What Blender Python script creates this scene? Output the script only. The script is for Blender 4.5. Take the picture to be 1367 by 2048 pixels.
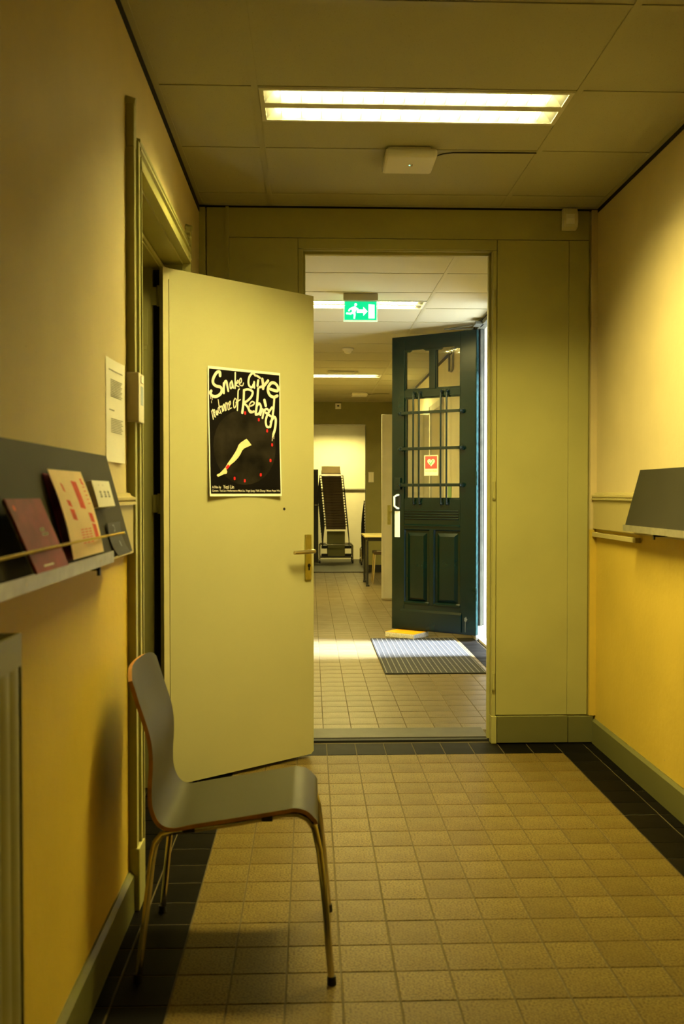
import bpy, bmesh, math, random
from mathutils import Vector, Matrix
random.seed(4)
for o in list(bpy.data.objects): bpy.data.objects.remove(o)
SC = bpy.context.scene
COL = SC.collection
PI = math.pi

# ------------------------------------------------------------------ camera, world, light, exposure
cd = bpy.data.cameras.new('camera'); cam = bpy.data.objects.new('camera', cd); COL.objects.link(cam)
cam.location = (0, 0, 1.3241)
cam.rotation_euler = (PI/2 - 0.0211, 0, -0.0342)
cd.sensor_fit = 'VERTICAL'; cd.sensor_height = 36.0; cd.sensor_width = 24.03
cd.lens = 1839.1 / 2048 * 36.0
cd.clip_start = 0.05; cd.clip_end = 100
cd.dof.use_dof = True; cd.dof.focus_distance = 6.5; cd.dof.aperture_fstop = 4.5
SC.camera = cam
w = bpy.data.worlds.new('world'); SC.world = w; w.use_nodes = True
bg = w.node_tree.nodes['Background']
bg.inputs[0].default_value = (0.78, 0.88, 1.0, 1); bg.inputs[1].default_value = 2.7
sd = bpy.data.lights.new('daylight_sun', 'SUN'); sd.energy = 72.0; sd.angle = math.radians(11); sd.color = (0.80, 0.90, 1.0)
sun = bpy.data.objects.new('daylight_sun', sd); COL.objects.link(sun)
sun.location = (6, 7, 6)
sun.rotation_euler = Vector((-1, 0.04, -1.20)).to_track_quat('-Z', 'Y').to_euler()
LAMP_COL = (1.0, 0.83, 0.27); LAMP_L = 228.0
SC.view_settings.view_transform = 'Standard'; SC.view_settings.look = 'None'
SC.view_settings.exposure = 0.0; SC.view_settings.gamma = 1.0; SC.view_settings.use_curve_mapping = False

# ------------------------------------------------------------------ materials
def nt(name):
    m = bpy.data.materials.new(name); m.use_nodes = True
    return m, m.node_tree, m.node_tree.nodes['Principled BSDF']
def lk(t, a, b): t.links.new(a, b)
def noise_node(t, scale, detail=3, coord='Object'):
    tc = t.nodes.new('ShaderNodeTexCoord'); n = t.nodes.new('ShaderNodeTexNoise')
    n.inputs['Scale'].default_value = scale; n.inputs['Detail'].default_value = detail
    lk(t, tc.outputs[coord], n.inputs['Vector']); return n
def mix_node(t, fac, a, b):
    x = t.nodes.new('ShaderNodeMix'); x.data_type = 'RGBA'
    if fac is not None: lk(t, fac, x.inputs[0])
    for i, v in ((6, a), (7, b)):
        if isinstance(v, tuple): x.inputs[i].default_value = (*v, 1)
        else: lk(t, v, x.inputs[i])
    return x.outputs[2]
def ramp(t, src, lo, hi):
    r = t.nodes.new('ShaderNodeMapRange'); r.inputs[1].default_value = lo; r.inputs[2].default_value = hi
    lk(t, src, r.inputs[0]); return r.outputs[0]
def bump(t, b, h, strength, dist=0.002):
    n = t.nodes.new('ShaderNodeBump'); n.inputs['Strength'].default_value = strength; n.inputs['Distance'].default_value = dist
    lk(t, h, n.inputs['Height']); lk(t, n.outputs[0], b.inputs['Normal'])
def mat(name, col, rough=0.5, metal=0.0, var=0.06, scale=6.0, bmp=0.0, bscale=120.0, spec=0.35, emit=None, es=0.0, coat=0.0):
    m, t, b = nt(name)
    n = noise_node(t, scale, 4)
    d = tuple(max(0, c * (1 - var)) for c in col); u = tuple(min(1, c * (1 + var)) for c in col)
    lk(t, mix_node(t, ramp(t, n.outputs[0], 0.3, 0.7), d, u), b.inputs['Base Color'])
    b.inputs['Roughness'].default_value = rough; b.inputs['Metallic'].default_value = metal
    b.inputs['Specular IOR Level'].default_value = spec
    b.inputs['Coat Weight'].default_value = coat
    if bmp: bump(t, b, noise_node(t, bscale, 5).outputs[0], bmp)
    if emit: b.inputs['Emission Color'].default_value = (*emit, 1); b.inputs['Emission Strength'].default_value = es
    return m
def wall_mat(name, up, low, split=1.13, rough=0.55):
    m, t, b = nt(name)
    g = t.nodes.new('ShaderNodeNewGeometry'); s = t.nodes.new('ShaderNodeSeparateXYZ'); lk(t, g.outputs['Position'], s.inputs[0])
    f = t.nodes.new('ShaderNodeMath'); f.operation = 'GREATER_THAN'; f.inputs[1].default_value = split; lk(t, s.outputs[2], f.inputs[0])
    c = mix_node(t, f.outputs[0], low, up)
    n = noise_node(t, 2.3, 5)
    dk = t.nodes.new('ShaderNodeMix'); dk.data_type = 'RGBA'; dk.blend_type = 'MULTIPLY'; dk.inputs[7].default_value = (0.86, 0.86, 0.84, 1)
    lk(t, ramp(t, n.outputs[0], 0.35, 0.75), dk.inputs[0]); lk(t, c, dk.inputs[6])
    sp = noise_node(t, 46, 2); fl = mix_node(t, ramp(t, sp.outputs[0], 0.79, 0.82), dk.outputs[2], (0.42, 0.32, 0.16))
    lk(t, fl, b.inputs['Base Color']); b.inputs['Roughness'].default_value = rough; b.inputs['Specular IOR Level'].default_value = 0.25
    bump(t, b, noise_node(t, 34, 6).outputs[0], 0.35, 0.004)
    return m
def tile_mat(name, c1, c2, speck, rough, spec=0.13):
    m, t, b = nt(name); b.inputs['Specular IOR Level'].default_value = spec
    oi = t.nodes.new('ShaderNodeObjectInfo')
    base = mix_node(t, oi.outputs['Random'], c1, c2)
    n = noise_node(t, 150, 3); c = mix_node(t, ramp(t, n.outputs[0], 0.42, 0.66), base, speck)
    n2 = noise_node(t, 5, 4, 'Object'); dk = t.nodes.new('ShaderNodeMix'); dk.data_type = 'RGBA'; dk.blend_type = 'MULTIPLY'
    dk.inputs[7].default_value = (0.82, 0.80, 0.76, 1); lk(t, ramp(t, n2.outputs[0], 0.4, 0.7), dk.inputs[0]); lk(t, c, dk.inputs[6])
    lk(t, dk.outputs[2], b.inputs['Base Color'])
    rr = t.nodes.new('ShaderNodeMapRange'); rr.inputs[3].default_value = rough - 0.06; rr.inputs[4].default_value = rough + 0.1
    lk(t, n2.outputs[0], rr.inputs[0]); lk(t, rr.outputs[0], b.inputs['Roughness'])
    bump(t, b, noise_node(t, 90, 3).outputs[0], 0.12, 0.001)
    return m
def panel_mat(name, base, dot):
    m, t, b = nt(name)
    n = noise_node(t, 210, 2); c = mix_node(t, ramp(t, n.outputs[0], 0.66, 0.72), base, dot)
    lk(t, c, b.inputs['Base Color']); b.inputs['Roughness'].default_value = 0.9
    bump(t, b, n.outputs[0], 0.4, 0.002)
    return m
M = {}
M['wall'] = wall_mat('painted_plaster', (0.68, 0.565, 0.31), (0.68, 0.49, 0.075))
M['wall_cream'] = mat('cream_plaster', (0.80, 0.74, 0.56), 0.6, var=0.03, bmp=0.2, bscale=40)
M['wall_olive'] = mat('olive_wall_paint', (0.20, 0.19, 0.065), 0.5, var=0.05, bmp=0.15, bscale=40)
M['trim'] = mat('olive_gloss_paint', (0.40, 0.38, 0.14), 0.42, var=0.06, scale=3, bmp=0.12, bscale=26)
M['band'] = mat('tan_gloss_paint', (0.48, 0.40, 0.17), 0.40, var=0.05, scale=3, bmp=0.12, bscale=26)
M['leaf'] = mat('pale_olive_door_paint', (0.46, 0.43, 0.22), 0.44, var=0.04, scale=1.6, bmp=0.06, bscale=18)
M['leaf_edge'] = mat('door_edge_paint', (0.52, 0.47, 0.25), 0.45, var=0.06)
M['grey_door'] = mat('grey_white_door_paint', (0.62, 0.60, 0.52), 0.4)
M['tile'] = tile_mat('beige_stoneware_tile', (0.135, 0.094, 0.024), (0.172, 0.122, 0.034), (0.068, 0.044, 0.009), 0.45)
M['tile_corridor'] = tile_mat('bluer_beige_corridor_tile', (0.135, 0.104, 0.052), (0.168, 0.130, 0.066), (0.08, 0.058, 0.024), 0.36, 0.35)  # hall tile colour with more blue, so daylight on it turns white
M['tile_dark'] = tile_mat('black_border_tile', (0.003, 0.0025, 0.002), (0.006, 0.005, 0.004), (0.002, 0.0018, 0.0015), 0.5, 0.06)
M['grout'] = mat('cement_grout', (0.085, 0.066, 0.030), 0.9, bmp=0.2)
M['panel'] = panel_mat('mineral_ceiling_panel', (0.42, 0.40, 0.28), (0.24, 0.22, 0.14))
M['tbar'] = mat('painted_steel_grid', (0.40, 0.38, 0.25), 0.5, var=0.02)
M['black'] = mat('shadow_gap_black', (0.006, 0.006, 0.006), 0.9)  # black that paints shade into gaps and recesses; ceiling slabs share it
M['dark_void'] = mat('unlit_room_shade', (0.03, 0.03, 0.02), 0.9)  # near black wall colour in place of the unlit room's shade
M['stone'] = mat('grey_stone_sill', (0.045, 0.040, 0.026), 0.5, var=0.2, scale=14, bmp=0.1)
M['rubber'] = mat('black_rubber', (0.012, 0.012, 0.012), 0.7)
M['tube'] = mat('fluorescent_tube_glow', (1, 1, 1), 0.5, emit=LAMP_COL, es=LAMP_L)
M['tube_store'] = mat('store_room_tube_glow', (1, 1, 1), 0.5, emit=LAMP_COL, es=LAMP_L * 1.05)
M['skirt'] = mat('dark_olive_gloss_paint', (0.14, 0.135, 0.045), 0.45, var=0.06, scale=3, bmp=0.1, bscale=26)
M['refl'] = mat('satin_lamp_reflector', (0.075, 0.075, 0.07), 0.35, var=0.02)
M['white_metal'] = mat('white_lacquered_metal', (0.62, 0.60, 0.50), 0.4, var=0.02)
M['plastic'] = mat('cream_white_plastic', (0.74, 0.70, 0.56), 0.4, var=0.02)
M['green_led'] = mat('green_led', (0.1, 0.9, 0.4), 0.4, emit=(0.25, 1, 0.55), es=4)
M['laminate'] = mat('grey_laminate', (0.040, 0.035, 0.017), 0.48, var=0.04, scale=3)
M['ply'] = mat('plywood_edge', (0.42, 0.20, 0.05), 0.5, var=0.15, scale=30)
M['chrome'] = mat('chromed_steel', (0.62, 0.58, 0.50), 0.16, 1.0, var=0.02)
M['alu'] = mat('brushed_aluminium', (0.50, 0.50, 0.47), 0.42, 0.9, var=0.12, scale=30)
M['brass'] = mat('worn_brass', (0.50, 0.47, 0.17), 0.36, 1.0, var=0.1, scale=40)
M['nickel'] = mat('dull_nickel', (0.55, 0.48, 0.32), 0.3, 1.0, var=0.06)
M['slate'] = mat('dark_grey_board', (0.026, 0.024, 0.013), 0.6, var=0.12, scale=5)
M['paper'] = mat('white_paper', (0.90, 0.87, 0.80), 0.7, var=0.02)
M['ink'] = mat('grey_ink', (0.24, 0.22, 0.18), 0.8)
M['black_ink'] = mat('black_print', (0.006, 0.005, 0.005), 0.55, spec=0.06)
M['white_ink'] = mat('white_print', (0.85, 0.80, 0.70), 0.5)
M['disc'] = mat('charcoal_print', (0.016, 0.013, 0.010), 0.55, var=0.7, scale=9, spec=0.06)
M['red_ink'] = mat('red_print', (0.70, 0.012, 0.02), 0.45)
M['skin_ink'] = mat('pale_skin_print', (0.84, 0.70, 0.42), 0.5, var=0.05)
M['maroon'] = mat('maroon_cover', (0.27, 0.020, 0.05), 0.45, var=0.35, scale=18)
M['peach'] = mat('peach_paper', (0.93, 0.70, 0.42), 0.6, var=0.06, scale=12)
M['coral'] = mat('coral_print', (0.80, 0.10, 0.05), 0.6, var=0.15, scale=40)
M['cord'] = mat('yellow_elastic_cord', (0.62, 0.42, 0.03), 0.6, var=0.2, scale=200)
M['rad'] = mat('olive_radiator_enamel', (0.34, 0.32, 0.13), 0.4)
M['green'] = mat('dark_green_gloss_paint', (0.001, 0.008, 0.0065), 0.25, var=0.25, scale=4, bmp=0.05, bscale=30, spec=0.22)
M['green_iron'] = mat('dark_green_ironwork', (0.003, 0.009, 0.007), 0.35, spec=0.25)
M['teal'] = mat('daylit_teal_paint', (0.006, 0.024, 0.024), 0.6, spec=0.1, var=0.6, scale=30)  # door green lightened to teal, putting daylight into the hinge edge colour
M['frame_grey'] = mat('grey_green_frame_paint', (0.10, 0.105, 0.085), 0.6, var=0.2, scale=12)
M['cool_white'] = mat('bluish_white_gloss', (0.85, 0.88, 0.88), 0.35, var=0.02)  # plain bluish white of the green door's handle and plate
M['render_white'] = mat('white_render', (0.52, 0.50, 0.45), 0.8, bmp=0.3, bscale=30)
M['mat_fibre'] = mat('ribbed_mat_fibre', (0.022, 0.022, 0.023), 0.85, var=0.4, scale=60, bmp=0.5, bscale=300)
M['mat_rib'] = mat('aluminium_mat_rib', (0.15, 0.15, 0.14), 0.6, 0.3)
M['orange'] = mat('orange_cover', (0.90, 0.42, 0.01), 0.5, var=0.08, scale=20)
M['pages'] = mat('page_block', (0.62, 0.60, 0.52), 0.8, var=0.25, scale=70)
M['dark_floor'] = mat('dark_grey_linoleum', (0.030, 0.029, 0.017), 0.5, var=0.12)
M['seat_dark'] = mat('dark_brown_seat', (0.10, 0.066, 0.036), 0.5, var=0.2)
M['beige_lam'] = mat('beige_laminate', (0.55, 0.46, 0.28), 0.45)
M['black_metal'] = mat('black_powder_coat', (0.014, 0.014, 0.013), 0.4)
M['cab'] = mat('dark_cabinet_laminate', (0.05, 0.045, 0.035), 0.4)
M['table_top'] = mat('pale_olive_tabletop', (0.50, 0.44, 0.20), 0.4)
M['sign_green'] = mat('lit_green_sign', (0.0, 0.5, 0.22), 0.4, emit=(0.0, 0.62, 0.26), es=1.15)
M['sign_white'] = mat('lit_white_sign', (0.9, 0.9, 0.9), 0.4, emit=(0.75, 1.0, 0.88), es=1.9)
M['sign_box'] = mat('grey_sign_housing', (0.36, 0.34, 0.26), 0.5)
M['acrylic'] = mat('clear_acrylic_edge', (0.7, 0.95, 0.75), 0.2, emit=(0.6, 1, 0.7), es=0.6)
M['st_red'] = mat('red_sticker_print', (0.66, 0.06, 0.06), 0.5)
M['st_cream'] = mat('cream_sticker_print', (0.80, 0.76, 0.50), 0.5)
M['st_green'] = mat('green_sticker_print', (0.02, 0.30, 0.10), 0.5)
M['notice_green'] = mat('green_notice_print', (0.28, 0.48, 0.18), 0.6)
M['bluegrey'] = mat('blue_grey_print', (0.35, 0.42, 0.48), 0.6)
def glass_mat():
    m, t, b = nt('door_glass')
    tr = t.nodes.new('ShaderNodeBsdfTransparent'); gl = t.nodes.new('ShaderNodeBsdfGlossy'); gl.inputs['Roughness'].default_value = 0.02
    fr = t.nodes.new('ShaderNodeFresnel'); fr.inputs[0].default_value = 1.5; mx = t.nodes.new('ShaderNodeMixShader')
    tr.inputs[0].default_value = (0.93, 0.95, 0.93, 1)
    lk(t, fr.outputs[0], mx.inputs[0]); lk(t, tr.outputs[0], mx.inputs[1]); lk(t, gl.outputs[0], mx.inputs[2])
    lk(t, mx.outputs[0], t.nodes['Material Output'].inputs[0]); return m
M['glass'] = glass_mat()

# ------------------------------------------------------------------ mesh helpers
class MB:
    """collects vertices and faces of ONE mesh object"""
    def __init__(s): s.v = []; s.f = []; s.sm = []
    def add(s, vs, fs, smooth=False):
        o = len(s.v); s.v += [tuple(v) for v in vs]
        for f in fs: s.f.append(tuple(i + o for i in f)); s.sm.append(smooth)
        return s
    def box(s, x0, x1, y0, y1, z0, z1, mx=None):
        vs = [Vector((x, y, z)) for z in (z0, z1) for y in (y0, y1) for x in (x0, x1)]
        if mx: vs = [mx @ v for v in vs]
        return s.add(vs, [(0, 2, 3, 1), (4, 5, 7, 6), (0, 1, 5, 4), (2, 6, 7, 3), (0, 4, 6, 2), (1, 3, 7, 5)])
    def cbox(s, x0, x1, y0, y1, z0, z1, c, mx=None):
        """box with chamfered edges"""
        bm = bmesh.new(); bmesh.ops.create_cube(bm, size=1)
        for v in bm.verts: v.co = Vector(((x0 + x1) / 2 + v.co.x * (x1 - x0), (y0 + y1) / 2 + v.co.y * (y1 - y0), (z0 + z1) / 2 + v.co.z * (z1 - z0)))
        bmesh.ops.bevel(bm, geom=bm.edges[:], offset=c, segments=2, affect='EDGES', profile=0.5)
        if mx: bmesh.ops.transform(bm, matrix=mx, verts=bm.verts[:])
        bm.verts.index_update(); s.add([v.co.copy() for v in bm.verts], [[v.index for v in f.verts] for f in bm.faces]); bm.free(); return s
    def tube(s, pts, r, n=8, cap=True, closed=False):
        pts = [Vector(p) for p in pts]; rings = []; up = None
        N = len(pts)
        for i, p in enumerate(pts):
            a = pts[i - 1] if i else p; b = pts[i + 1] if i < N - 1 else p
            d = (b - a).normalized()
            if up is None: up = Vector((0, 0, 1)) if abs(d.z) < 0.9 else Vector((1, 0, 0))
            sx = d.cross(up).normalized(); up = sx.cross(d).normalized()
            rr = r[i] if isinstance(r, (list, tuple)) else r
            rings.append([p + sx * rr * math.cos(2 * PI * k / n) + up * rr * math.sin(2 * PI * k / n) for k in range(n)])
        vs = [v for q in rings for v in q]; fs = []
        for i in range(N - 1):
            for k in range(n): fs.append((i * n + k, i * n + (k + 1) % n, (i + 1) * n + (k + 1) % n, (i + 1) * n + k))
        s.add(vs, fs, True)
        if cap: s.add(rings[0], [tuple(range(n))[::-1]]); s.add(rings[-1], [tuple(range(n))])
        return s
    def prism(s, poly, a, b, axis='y', mx=None):
        """polygon in the two other axes, swept from a to b along axis"""
        n = len(poly)
        def P(p, t):
            v = {'x': (t, p[0], p[1]), 'y': (p[0], t, p[1]), 'z': (p[0], p[1], t)}[axis]
            v = Vector(v); return mx @ v if mx else v
        vs = [P(p, a) for p in poly] + [P(p, b) for p in poly]
        return s.add(vs, [tuple(range(n))[::-1], tuple(range(n, 2 * n))] + [(i, (i + 1) % n, n + (i + 1) % n, n + i) for i in range(n)])
    def disc(s, c, r, axis, h, n=16):
        """short cylinder along unit axis"""
        c = Vector(c); ax = Vector(axis).normalized(); return s.tube([c, c + ax * h], r, n)
    def quad(s, a, b, c, d): return s.add([a, b, c, d], [(0, 1, 2, 3)])
    def mesh(s, name):
        me = bpy.data.meshes.new(name); me.from_pydata(s.v, [], s.f)
        bm = bmesh.new(); bm.from_mesh(me); bmesh.ops.recalc_face_normals(bm, faces=bm.faces[:]); bm.to_mesh(me); bm.free()
        for p, q in zip(me.polygons, s.sm): p.use_smooth = q
        me.update(); return me
def link(name, me, m, parent=None, stuff=False):
    if m is not None and not me.materials: me.materials.append(M[m] if isinstance(m, str) else m)
    o = bpy.data.objects.new(name, me); COL.objects.link(o)
    if parent is not None: o.parent = parent
    if stuff: o['kind'] = 'stuff'
    return o
def root_of(p):
    v = Vector((0, 0, 0))
    while p is not None: v += p.location; p = p.parent
    return v
def part(name, mb, m, parent, label=None, world=True, stuff=False):
    """a child mesh; world=True means the vertices are world coordinates (parent unrotated)"""
    if world:
        d = root_of(parent); mb.v = [(x - d.x, y - d.y, z - d.z) for x, y, z in mb.v]
    if name in SPLIT and not stuff:
        for q in pieces_of(mb):
            o = link(name, q.mesh(name), m, parent)
            if label: o['label'] = label
        return o
    o = link(name, mb.mesh(name), m, parent, stuff or name in PRINTS)
    if label: o['label'] = label
    return o
SPLIT = {'side_cover', 'red_print', 'spacer', 'screw', 'clear_edge', 'end_clip', 'wall_bracket', 'door_stop', 'reveal', 'plinth_block', 'red_marks', 'ribs', 'glazing_bead', 'light_print', 'side_moulding', 'pictogram'}
PRINTS = {'fine_print', 'typed_lines', 'black_print_marks', 'louvre', 'top_grille'}
def pieces_of(mb):
    """the loose pieces of a collected mesh, each its own MB"""
    key = {}; par = list(range(len(mb.v)))
    def find(i):
        while par[i] != i: par[i] = par[par[i]]; i = par[i]
        return i
    for i, v in enumerate(mb.v):
        k = (round(v[0], 5), round(v[1], 5), round(v[2], 5))
        if k in key: par[find(i)] = find(key[k])
        else: key[k] = i
    for f in mb.f:
        for j in f[1:]: par[find(j)] = find(f[0])
    groups = {}
    for f, sm in zip(mb.f, mb.sm): groups.setdefault(find(f[0]), []).append((f, sm))
    out = []
    for fs in groups.values():
        q = MB(); ix = {}
        for f, sm in fs:
            for i in f:
                if i not in ix: ix[i] = len(q.v); q.v.append(mb.v[i])
            q.f.append(tuple(ix[i] for i in f)); q.sm.append(sm)
        out.append(q)
    return out
def thing(name, label, cat, loc=(0, 0, 0), rz=0.0, group=None):
    o = bpy.data.objects.new(name, None); COL.objects.link(o); o.location = loc; o.rotation_euler = (0, 0, rz); o.empty_display_size = 0.05
    o['label'] = label; o['category'] = cat
    if group: o['group'] = group
    return o
def tag(o, label, cat, group=None):
    o['label'] = label; o['category'] = cat
    if group: o['group'] = group
    return o
def solo(name, mb, m, label, cat, loc=(0, 0, 0), group=None):
    """a thing that is one mesh, vertices in world coordinates, origin moved to loc"""
    mb.v = [(x - loc[0], y - loc[1], z - loc[2]) for x, y, z in mb.v]
    o = link(name, mb.mesh(name), m); o.location = loc; return tag(o, label, cat, group)
def struct(name, mb, m, label=None):
    o = link(name, mb.mesh(name), m); o['kind'] = 'structure'
    if label: o['label'] = label
    return o
def text_mb(txt, width, height=None, extr=0.0):
    """flat lettering from Blender's own font, lower left at origin in x-z, scaled to width"""
    cu = bpy.data.curves.new('t', 'FONT'); cu.body = txt; cu.resolution_u = 2; cu.offset = 0.012
    o = bpy.data.objects.new('t', cu); COL.objects.link(o)
    dg = bpy.context.evaluated_depsgraph_get(); me = bpy.data.meshes.new_from_object(o.evaluated_get(dg))
    vs = [v.co.copy() for v in me.vertices]; fs = [tuple(p.vertices) for p in me.polygons]
    x0 = min(v.x for v in vs); x1 = max(v.x for v in vs); k = width / (x1 - x0); kz = k if height is None else height / 0.70
    bpy.data.objects.remove(o); bpy.data.curves.remove(cu); bpy.data.meshes.remove(me)
    return [((v.x - x0) * k, v.y * kz) for v in vs], fs
def smooth_line(pts, n=5):
    if len(pts) < 3: return pts
    out = []; P = [pts[0]] + list(pts) + [pts[-1]]
    for i in range(1, len(P) - 2):
        p0, p1, p2, p3 = P[i - 1:i + 3]
        for k in range(n):
            t = k / n
            out.append(tuple(0.5 * ((2 * p1[j]) + (-p0[j] + p2[j]) * t + (2 * p0[j] - 5 * p1[j] + 4 * p2[j] - p3[j]) * t * t + (-p0[j] + 3 * p1[j] - 3 * p2[j] + p3[j]) * t ** 3) for j in (0, 1)))
    out.append(tuple(pts[-1])); return out
def ribbon(w, pts, n=5):
    """list of 2d polygons for a brush stroke"""
    pts = smooth_line(pts, n); out = []
    for a, b in zip(pts, pts[1:]):
        d = Vector((b[0] - a[0], b[1] - a[1]))
        if d.length < 1e-6: continue
        d.normalize(); q = Vector((-d.y, d.x)) * w / 2
        out.append([(a[0] + q.x, a[1] + q.y), (a[0] - q.x, a[1] - q.y), (b[0] - q.x, b[1] - q.y), (b[0] + q.x, b[1] + q.y)])
    for p in pts: out.append([(p[0] + w / 2 * math.cos(k * PI / 5), p[1] + w / 2 * math.sin(k * PI / 5)) for k in range(10)])
    return out
STROKES = [(11.9,[(63,553),(61,570),(45,566),(28,540),(26,518),(41,505),(65,501),(73,487),(64,469),(41,456),(21,459),(11,471),(16,480)]),(4.2,[(12,463),(13,445)]),(4.2,[(20,455),(21,441)]),(2.8,[(17,435),(18,426)]),(9.1,[(83,520),(83,475)]),(9.1,[(83,505),(90,528),(98,529),(102,509),(107,487)]),(7.7,[(127,534),(117,519),(120,499),(129,508),(128,532),(136,502)]),(7.7,[(147,574),(145,501)]),(6.3,[(146,518),(160,539),(163,531),(149,518),(167,510)]),(6.3,[(168,523),(181,535),(179,550),(171,542),(171,520),(185,516)]),(4.9,[(193,530),(189,518)]),(9.1,[(259,570),(247,580),(230,568),(221,544),(224,521),(240,513),(253,535)]),(9.1,[(253,539),(254,512)]),(10.5,[(276,548),(272,522)]),(9.1,[(268,570),(286,561)]),(12.6,[(299,556),(304,530),(304,512)]),(11.9,[(332,551),(308,524)]),(9.8,[(285,517),(301,522)]),(12.6,[(346,512),(385,506),(390,524),(374,541),(352,542),(335,523),(332,502),(344,482),(366,475),(386,483)]),(9.4,[(369,475),(365,427),(359,385)]),(4.9,[(17,389),(26,352)]),(4.5,[(19,387),(25,396),(31,363)]),(4.2,[(30,378),(36,388),(32,397),(29,385),(39,362)]),(4.9,[(46,393),(41,380),(46,373),(48,391),(51,373)]),(4.9,[(63,414),(53,403),(56,383),(67,384)]),(4.9,[(53,443),(61,401),(69,381)]),(4.5,[(64,407),(71,415),(76,389)]),(4.9,[(84,425),(76,410),(82,393),(86,424),(91,394)]),(4.9,[(93,431),(96,397)]),(4.5,[(95,423),(101,432),(106,400)]),(4.9,[(112,435),(104,420),(108,400),(115,405)]),(4.9,[(113,418),(120,430),(117,440),(112,429),(116,407),(126,410)]),(5.9,[(144,455),(136,437),(139,411),(149,420),(153,446),(144,455)]),(7.0,[(169,500),(162,490),(160,447),(157,400)]),(5.9,[(149,435),(174,451)]),(10.5,[(195,496),(192,446),(184,390)]),(9.8,[(195,496),(219,502),(244,493),(237,469),(212,447),(195,437),(214,421),(229,396),(251,400)]),(7.7,[(224,423),(244,429),(254,441),(240,446),(226,431),(225,407),(247,397)]),(10.5,[(276,510),(271,457),(266,421),(261,389)]),(9.8,[(266,424),(281,440),(292,423),(281,393),(261,386)]),(9.1,[(299,414),(288,386)]),(12.6,[(312,457),(319,432)]),(9.1,[(310,412),(300,372)]),(9.1,[(306,401),(322,416),(333,413)]),(9.8,[(355,425),(331,393),(319,359),(324,334),(336,330)]),(9.8,[(319,398),(348,383)]),(10.5,[(365,427),(359,385),(345,332)]),(11.2,[(348,355),(366,380),(377,368),(373,326),(362,296)]),(7.7,[(364,302),(358,284)]),(3.5,[(357,287),(355,266)]),(3.1,[(366,293),(365,276)])]
LEGP = [(209,270),(222,258),(237,241),(218,233),(197,225),(185,214),(176,197),(162,179),(142,161),(124,149),(107,134),(95,124),(100,114),(95,104),(80,102),(63,95),(48,90),(40,95),(43,100),(56,105),(73,119),(90,134),(104,154),(128,181),(148,207),(159,225),(164,238),(176,250),(194,261)]
CUFF = [(104,147),(124,149),(112,137),(99,124),(90,133)]
DOTS = [(201,390),(279,363),(327,312),(355,246),(344,171),(289,102),(199,73),(141,83)]
# disc (25, 218) (375, 229) (200, 53)
# text (13, 37) (64, 46) (75, 36) (137, 52) (13, 22) (397, 31)

# ------------------------------------------------------------------ the setting: walls
XL, XR, YB, ZC, Z2 = -0.574, 1.503, 4.80, 2.807, 2.83
ZT = 2.96
b = MB(); b.box(-0.80, XL, -1.5, 3.0, -0.05, ZT); b.box(-0.80, XL, 4.2, YB, -0.05, ZT); b.box(-0.80, XL, 3.0, 4.2, 2.36, ZT)
wl = struct('wall_left', b, 'wall', 'left wall, cream above and yellow below, with the doorway')
b = MB(); b.box(XR, 1.70, -1.5, 5.05, -0.05, ZT); wr = struct('wall_right', b, 'wall', 'right wall, cream above and yellow below')
b = MB(); b.box(-0.80, 1.70, -1.65, -1.5, -0.05, ZT); struct('wall_near', b, 'wall', 'end wall behind the viewer')
# wall_back: core with the rebated doorway
b = MB()
b.box(-0.80, -0.037, YB + 0.012, YB + 0.07, -0.05, ZT); b.box(0.952, XR + 0.1, YB + 0.012, YB + 0.07, -0.05, ZT); b.box(-0.037, 0.952, YB + 0.012, YB + 0.07, 2.585, ZT)
b.box(-0.80, -0.037, YB + 0.07, 4.92, -0.05, ZT); b.box(0.955, XR + 0.1, YB + 0.07, 4.92, -0.05, ZT); b.box(-0.037, 0.955, YB + 0.07, 4.92, 2.596, ZT)
wb = struct('wall_back', b, 'trim', 'olive painted panelled wall at the end of the hall with an open doorway')
def wp(x0, x1, z0, z1): part('panel', MB().cbox(x0, x1, YB, YB + 0.014, z0, z1, 0.0015), 'trim', wb)
g = 0.003
wp(-0.535, -0.421 - g, 0.14, 2.80); wp(-0.421, 1.46, 2.643 + g, 2.80); wp(-0.421, -0.065, 0.14, 2.643); wp(-0.062, 0.976 - g, 2.590, 2.643)
wp(-0.062, -0.039, 0.14, 2.587); wp(0.954, 0.976 - g, 0.02, 2.587); wp(0.976, 1.354 - 0.001, 0.15, 2.643); wp(1.354, 1.46, 0.15, 2.643)
part('architrave', MB().box(-0.437, -0.421, YB - 0.008, YB + 0.01, 0.14, 2.80), 'trim', wb)
# rebate stops seen inside the door frame
b = MB(); b.cbox(0.938, 0.952, YB + 0.045, YB + 0.075, 0.015, 2.585, 0.002); b.cbox(-0.037, -0.026, YB + 0.045, YB + 0.075, 0.015, 2.585, 0.002)
b.cbox(-0.037, 0.952, YB + 0.045, YB + 0.075, 2.571, 2.586, 0.002); part('door_stop', b, 'trim', wb)
for z in (0.33, 1.338, 2.338):
    h = MB(); h.tube([(0.961, YB - 0.008, z - 0.043), (0.961, YB - 0.008, z + 0.043)], 0.0065, 10); h.box(0.953, 0.969, YB - 0.004, YB + 0.002, z - 0.05, z + 0.05)
    h.tube([(0.961, YB - 0.008, z - 0.05), (0.961, YB - 0.008, z - 0.043)], 0.004, 8)
    part('hinge', h, 'trim', wb)
b = MB(); b.cbox(0.950, 0.978, YB - 0.012, YB + 0.05, 0.0, 0.145, 0.003); part('plinth_block', b, 'trim', wb)
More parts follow.
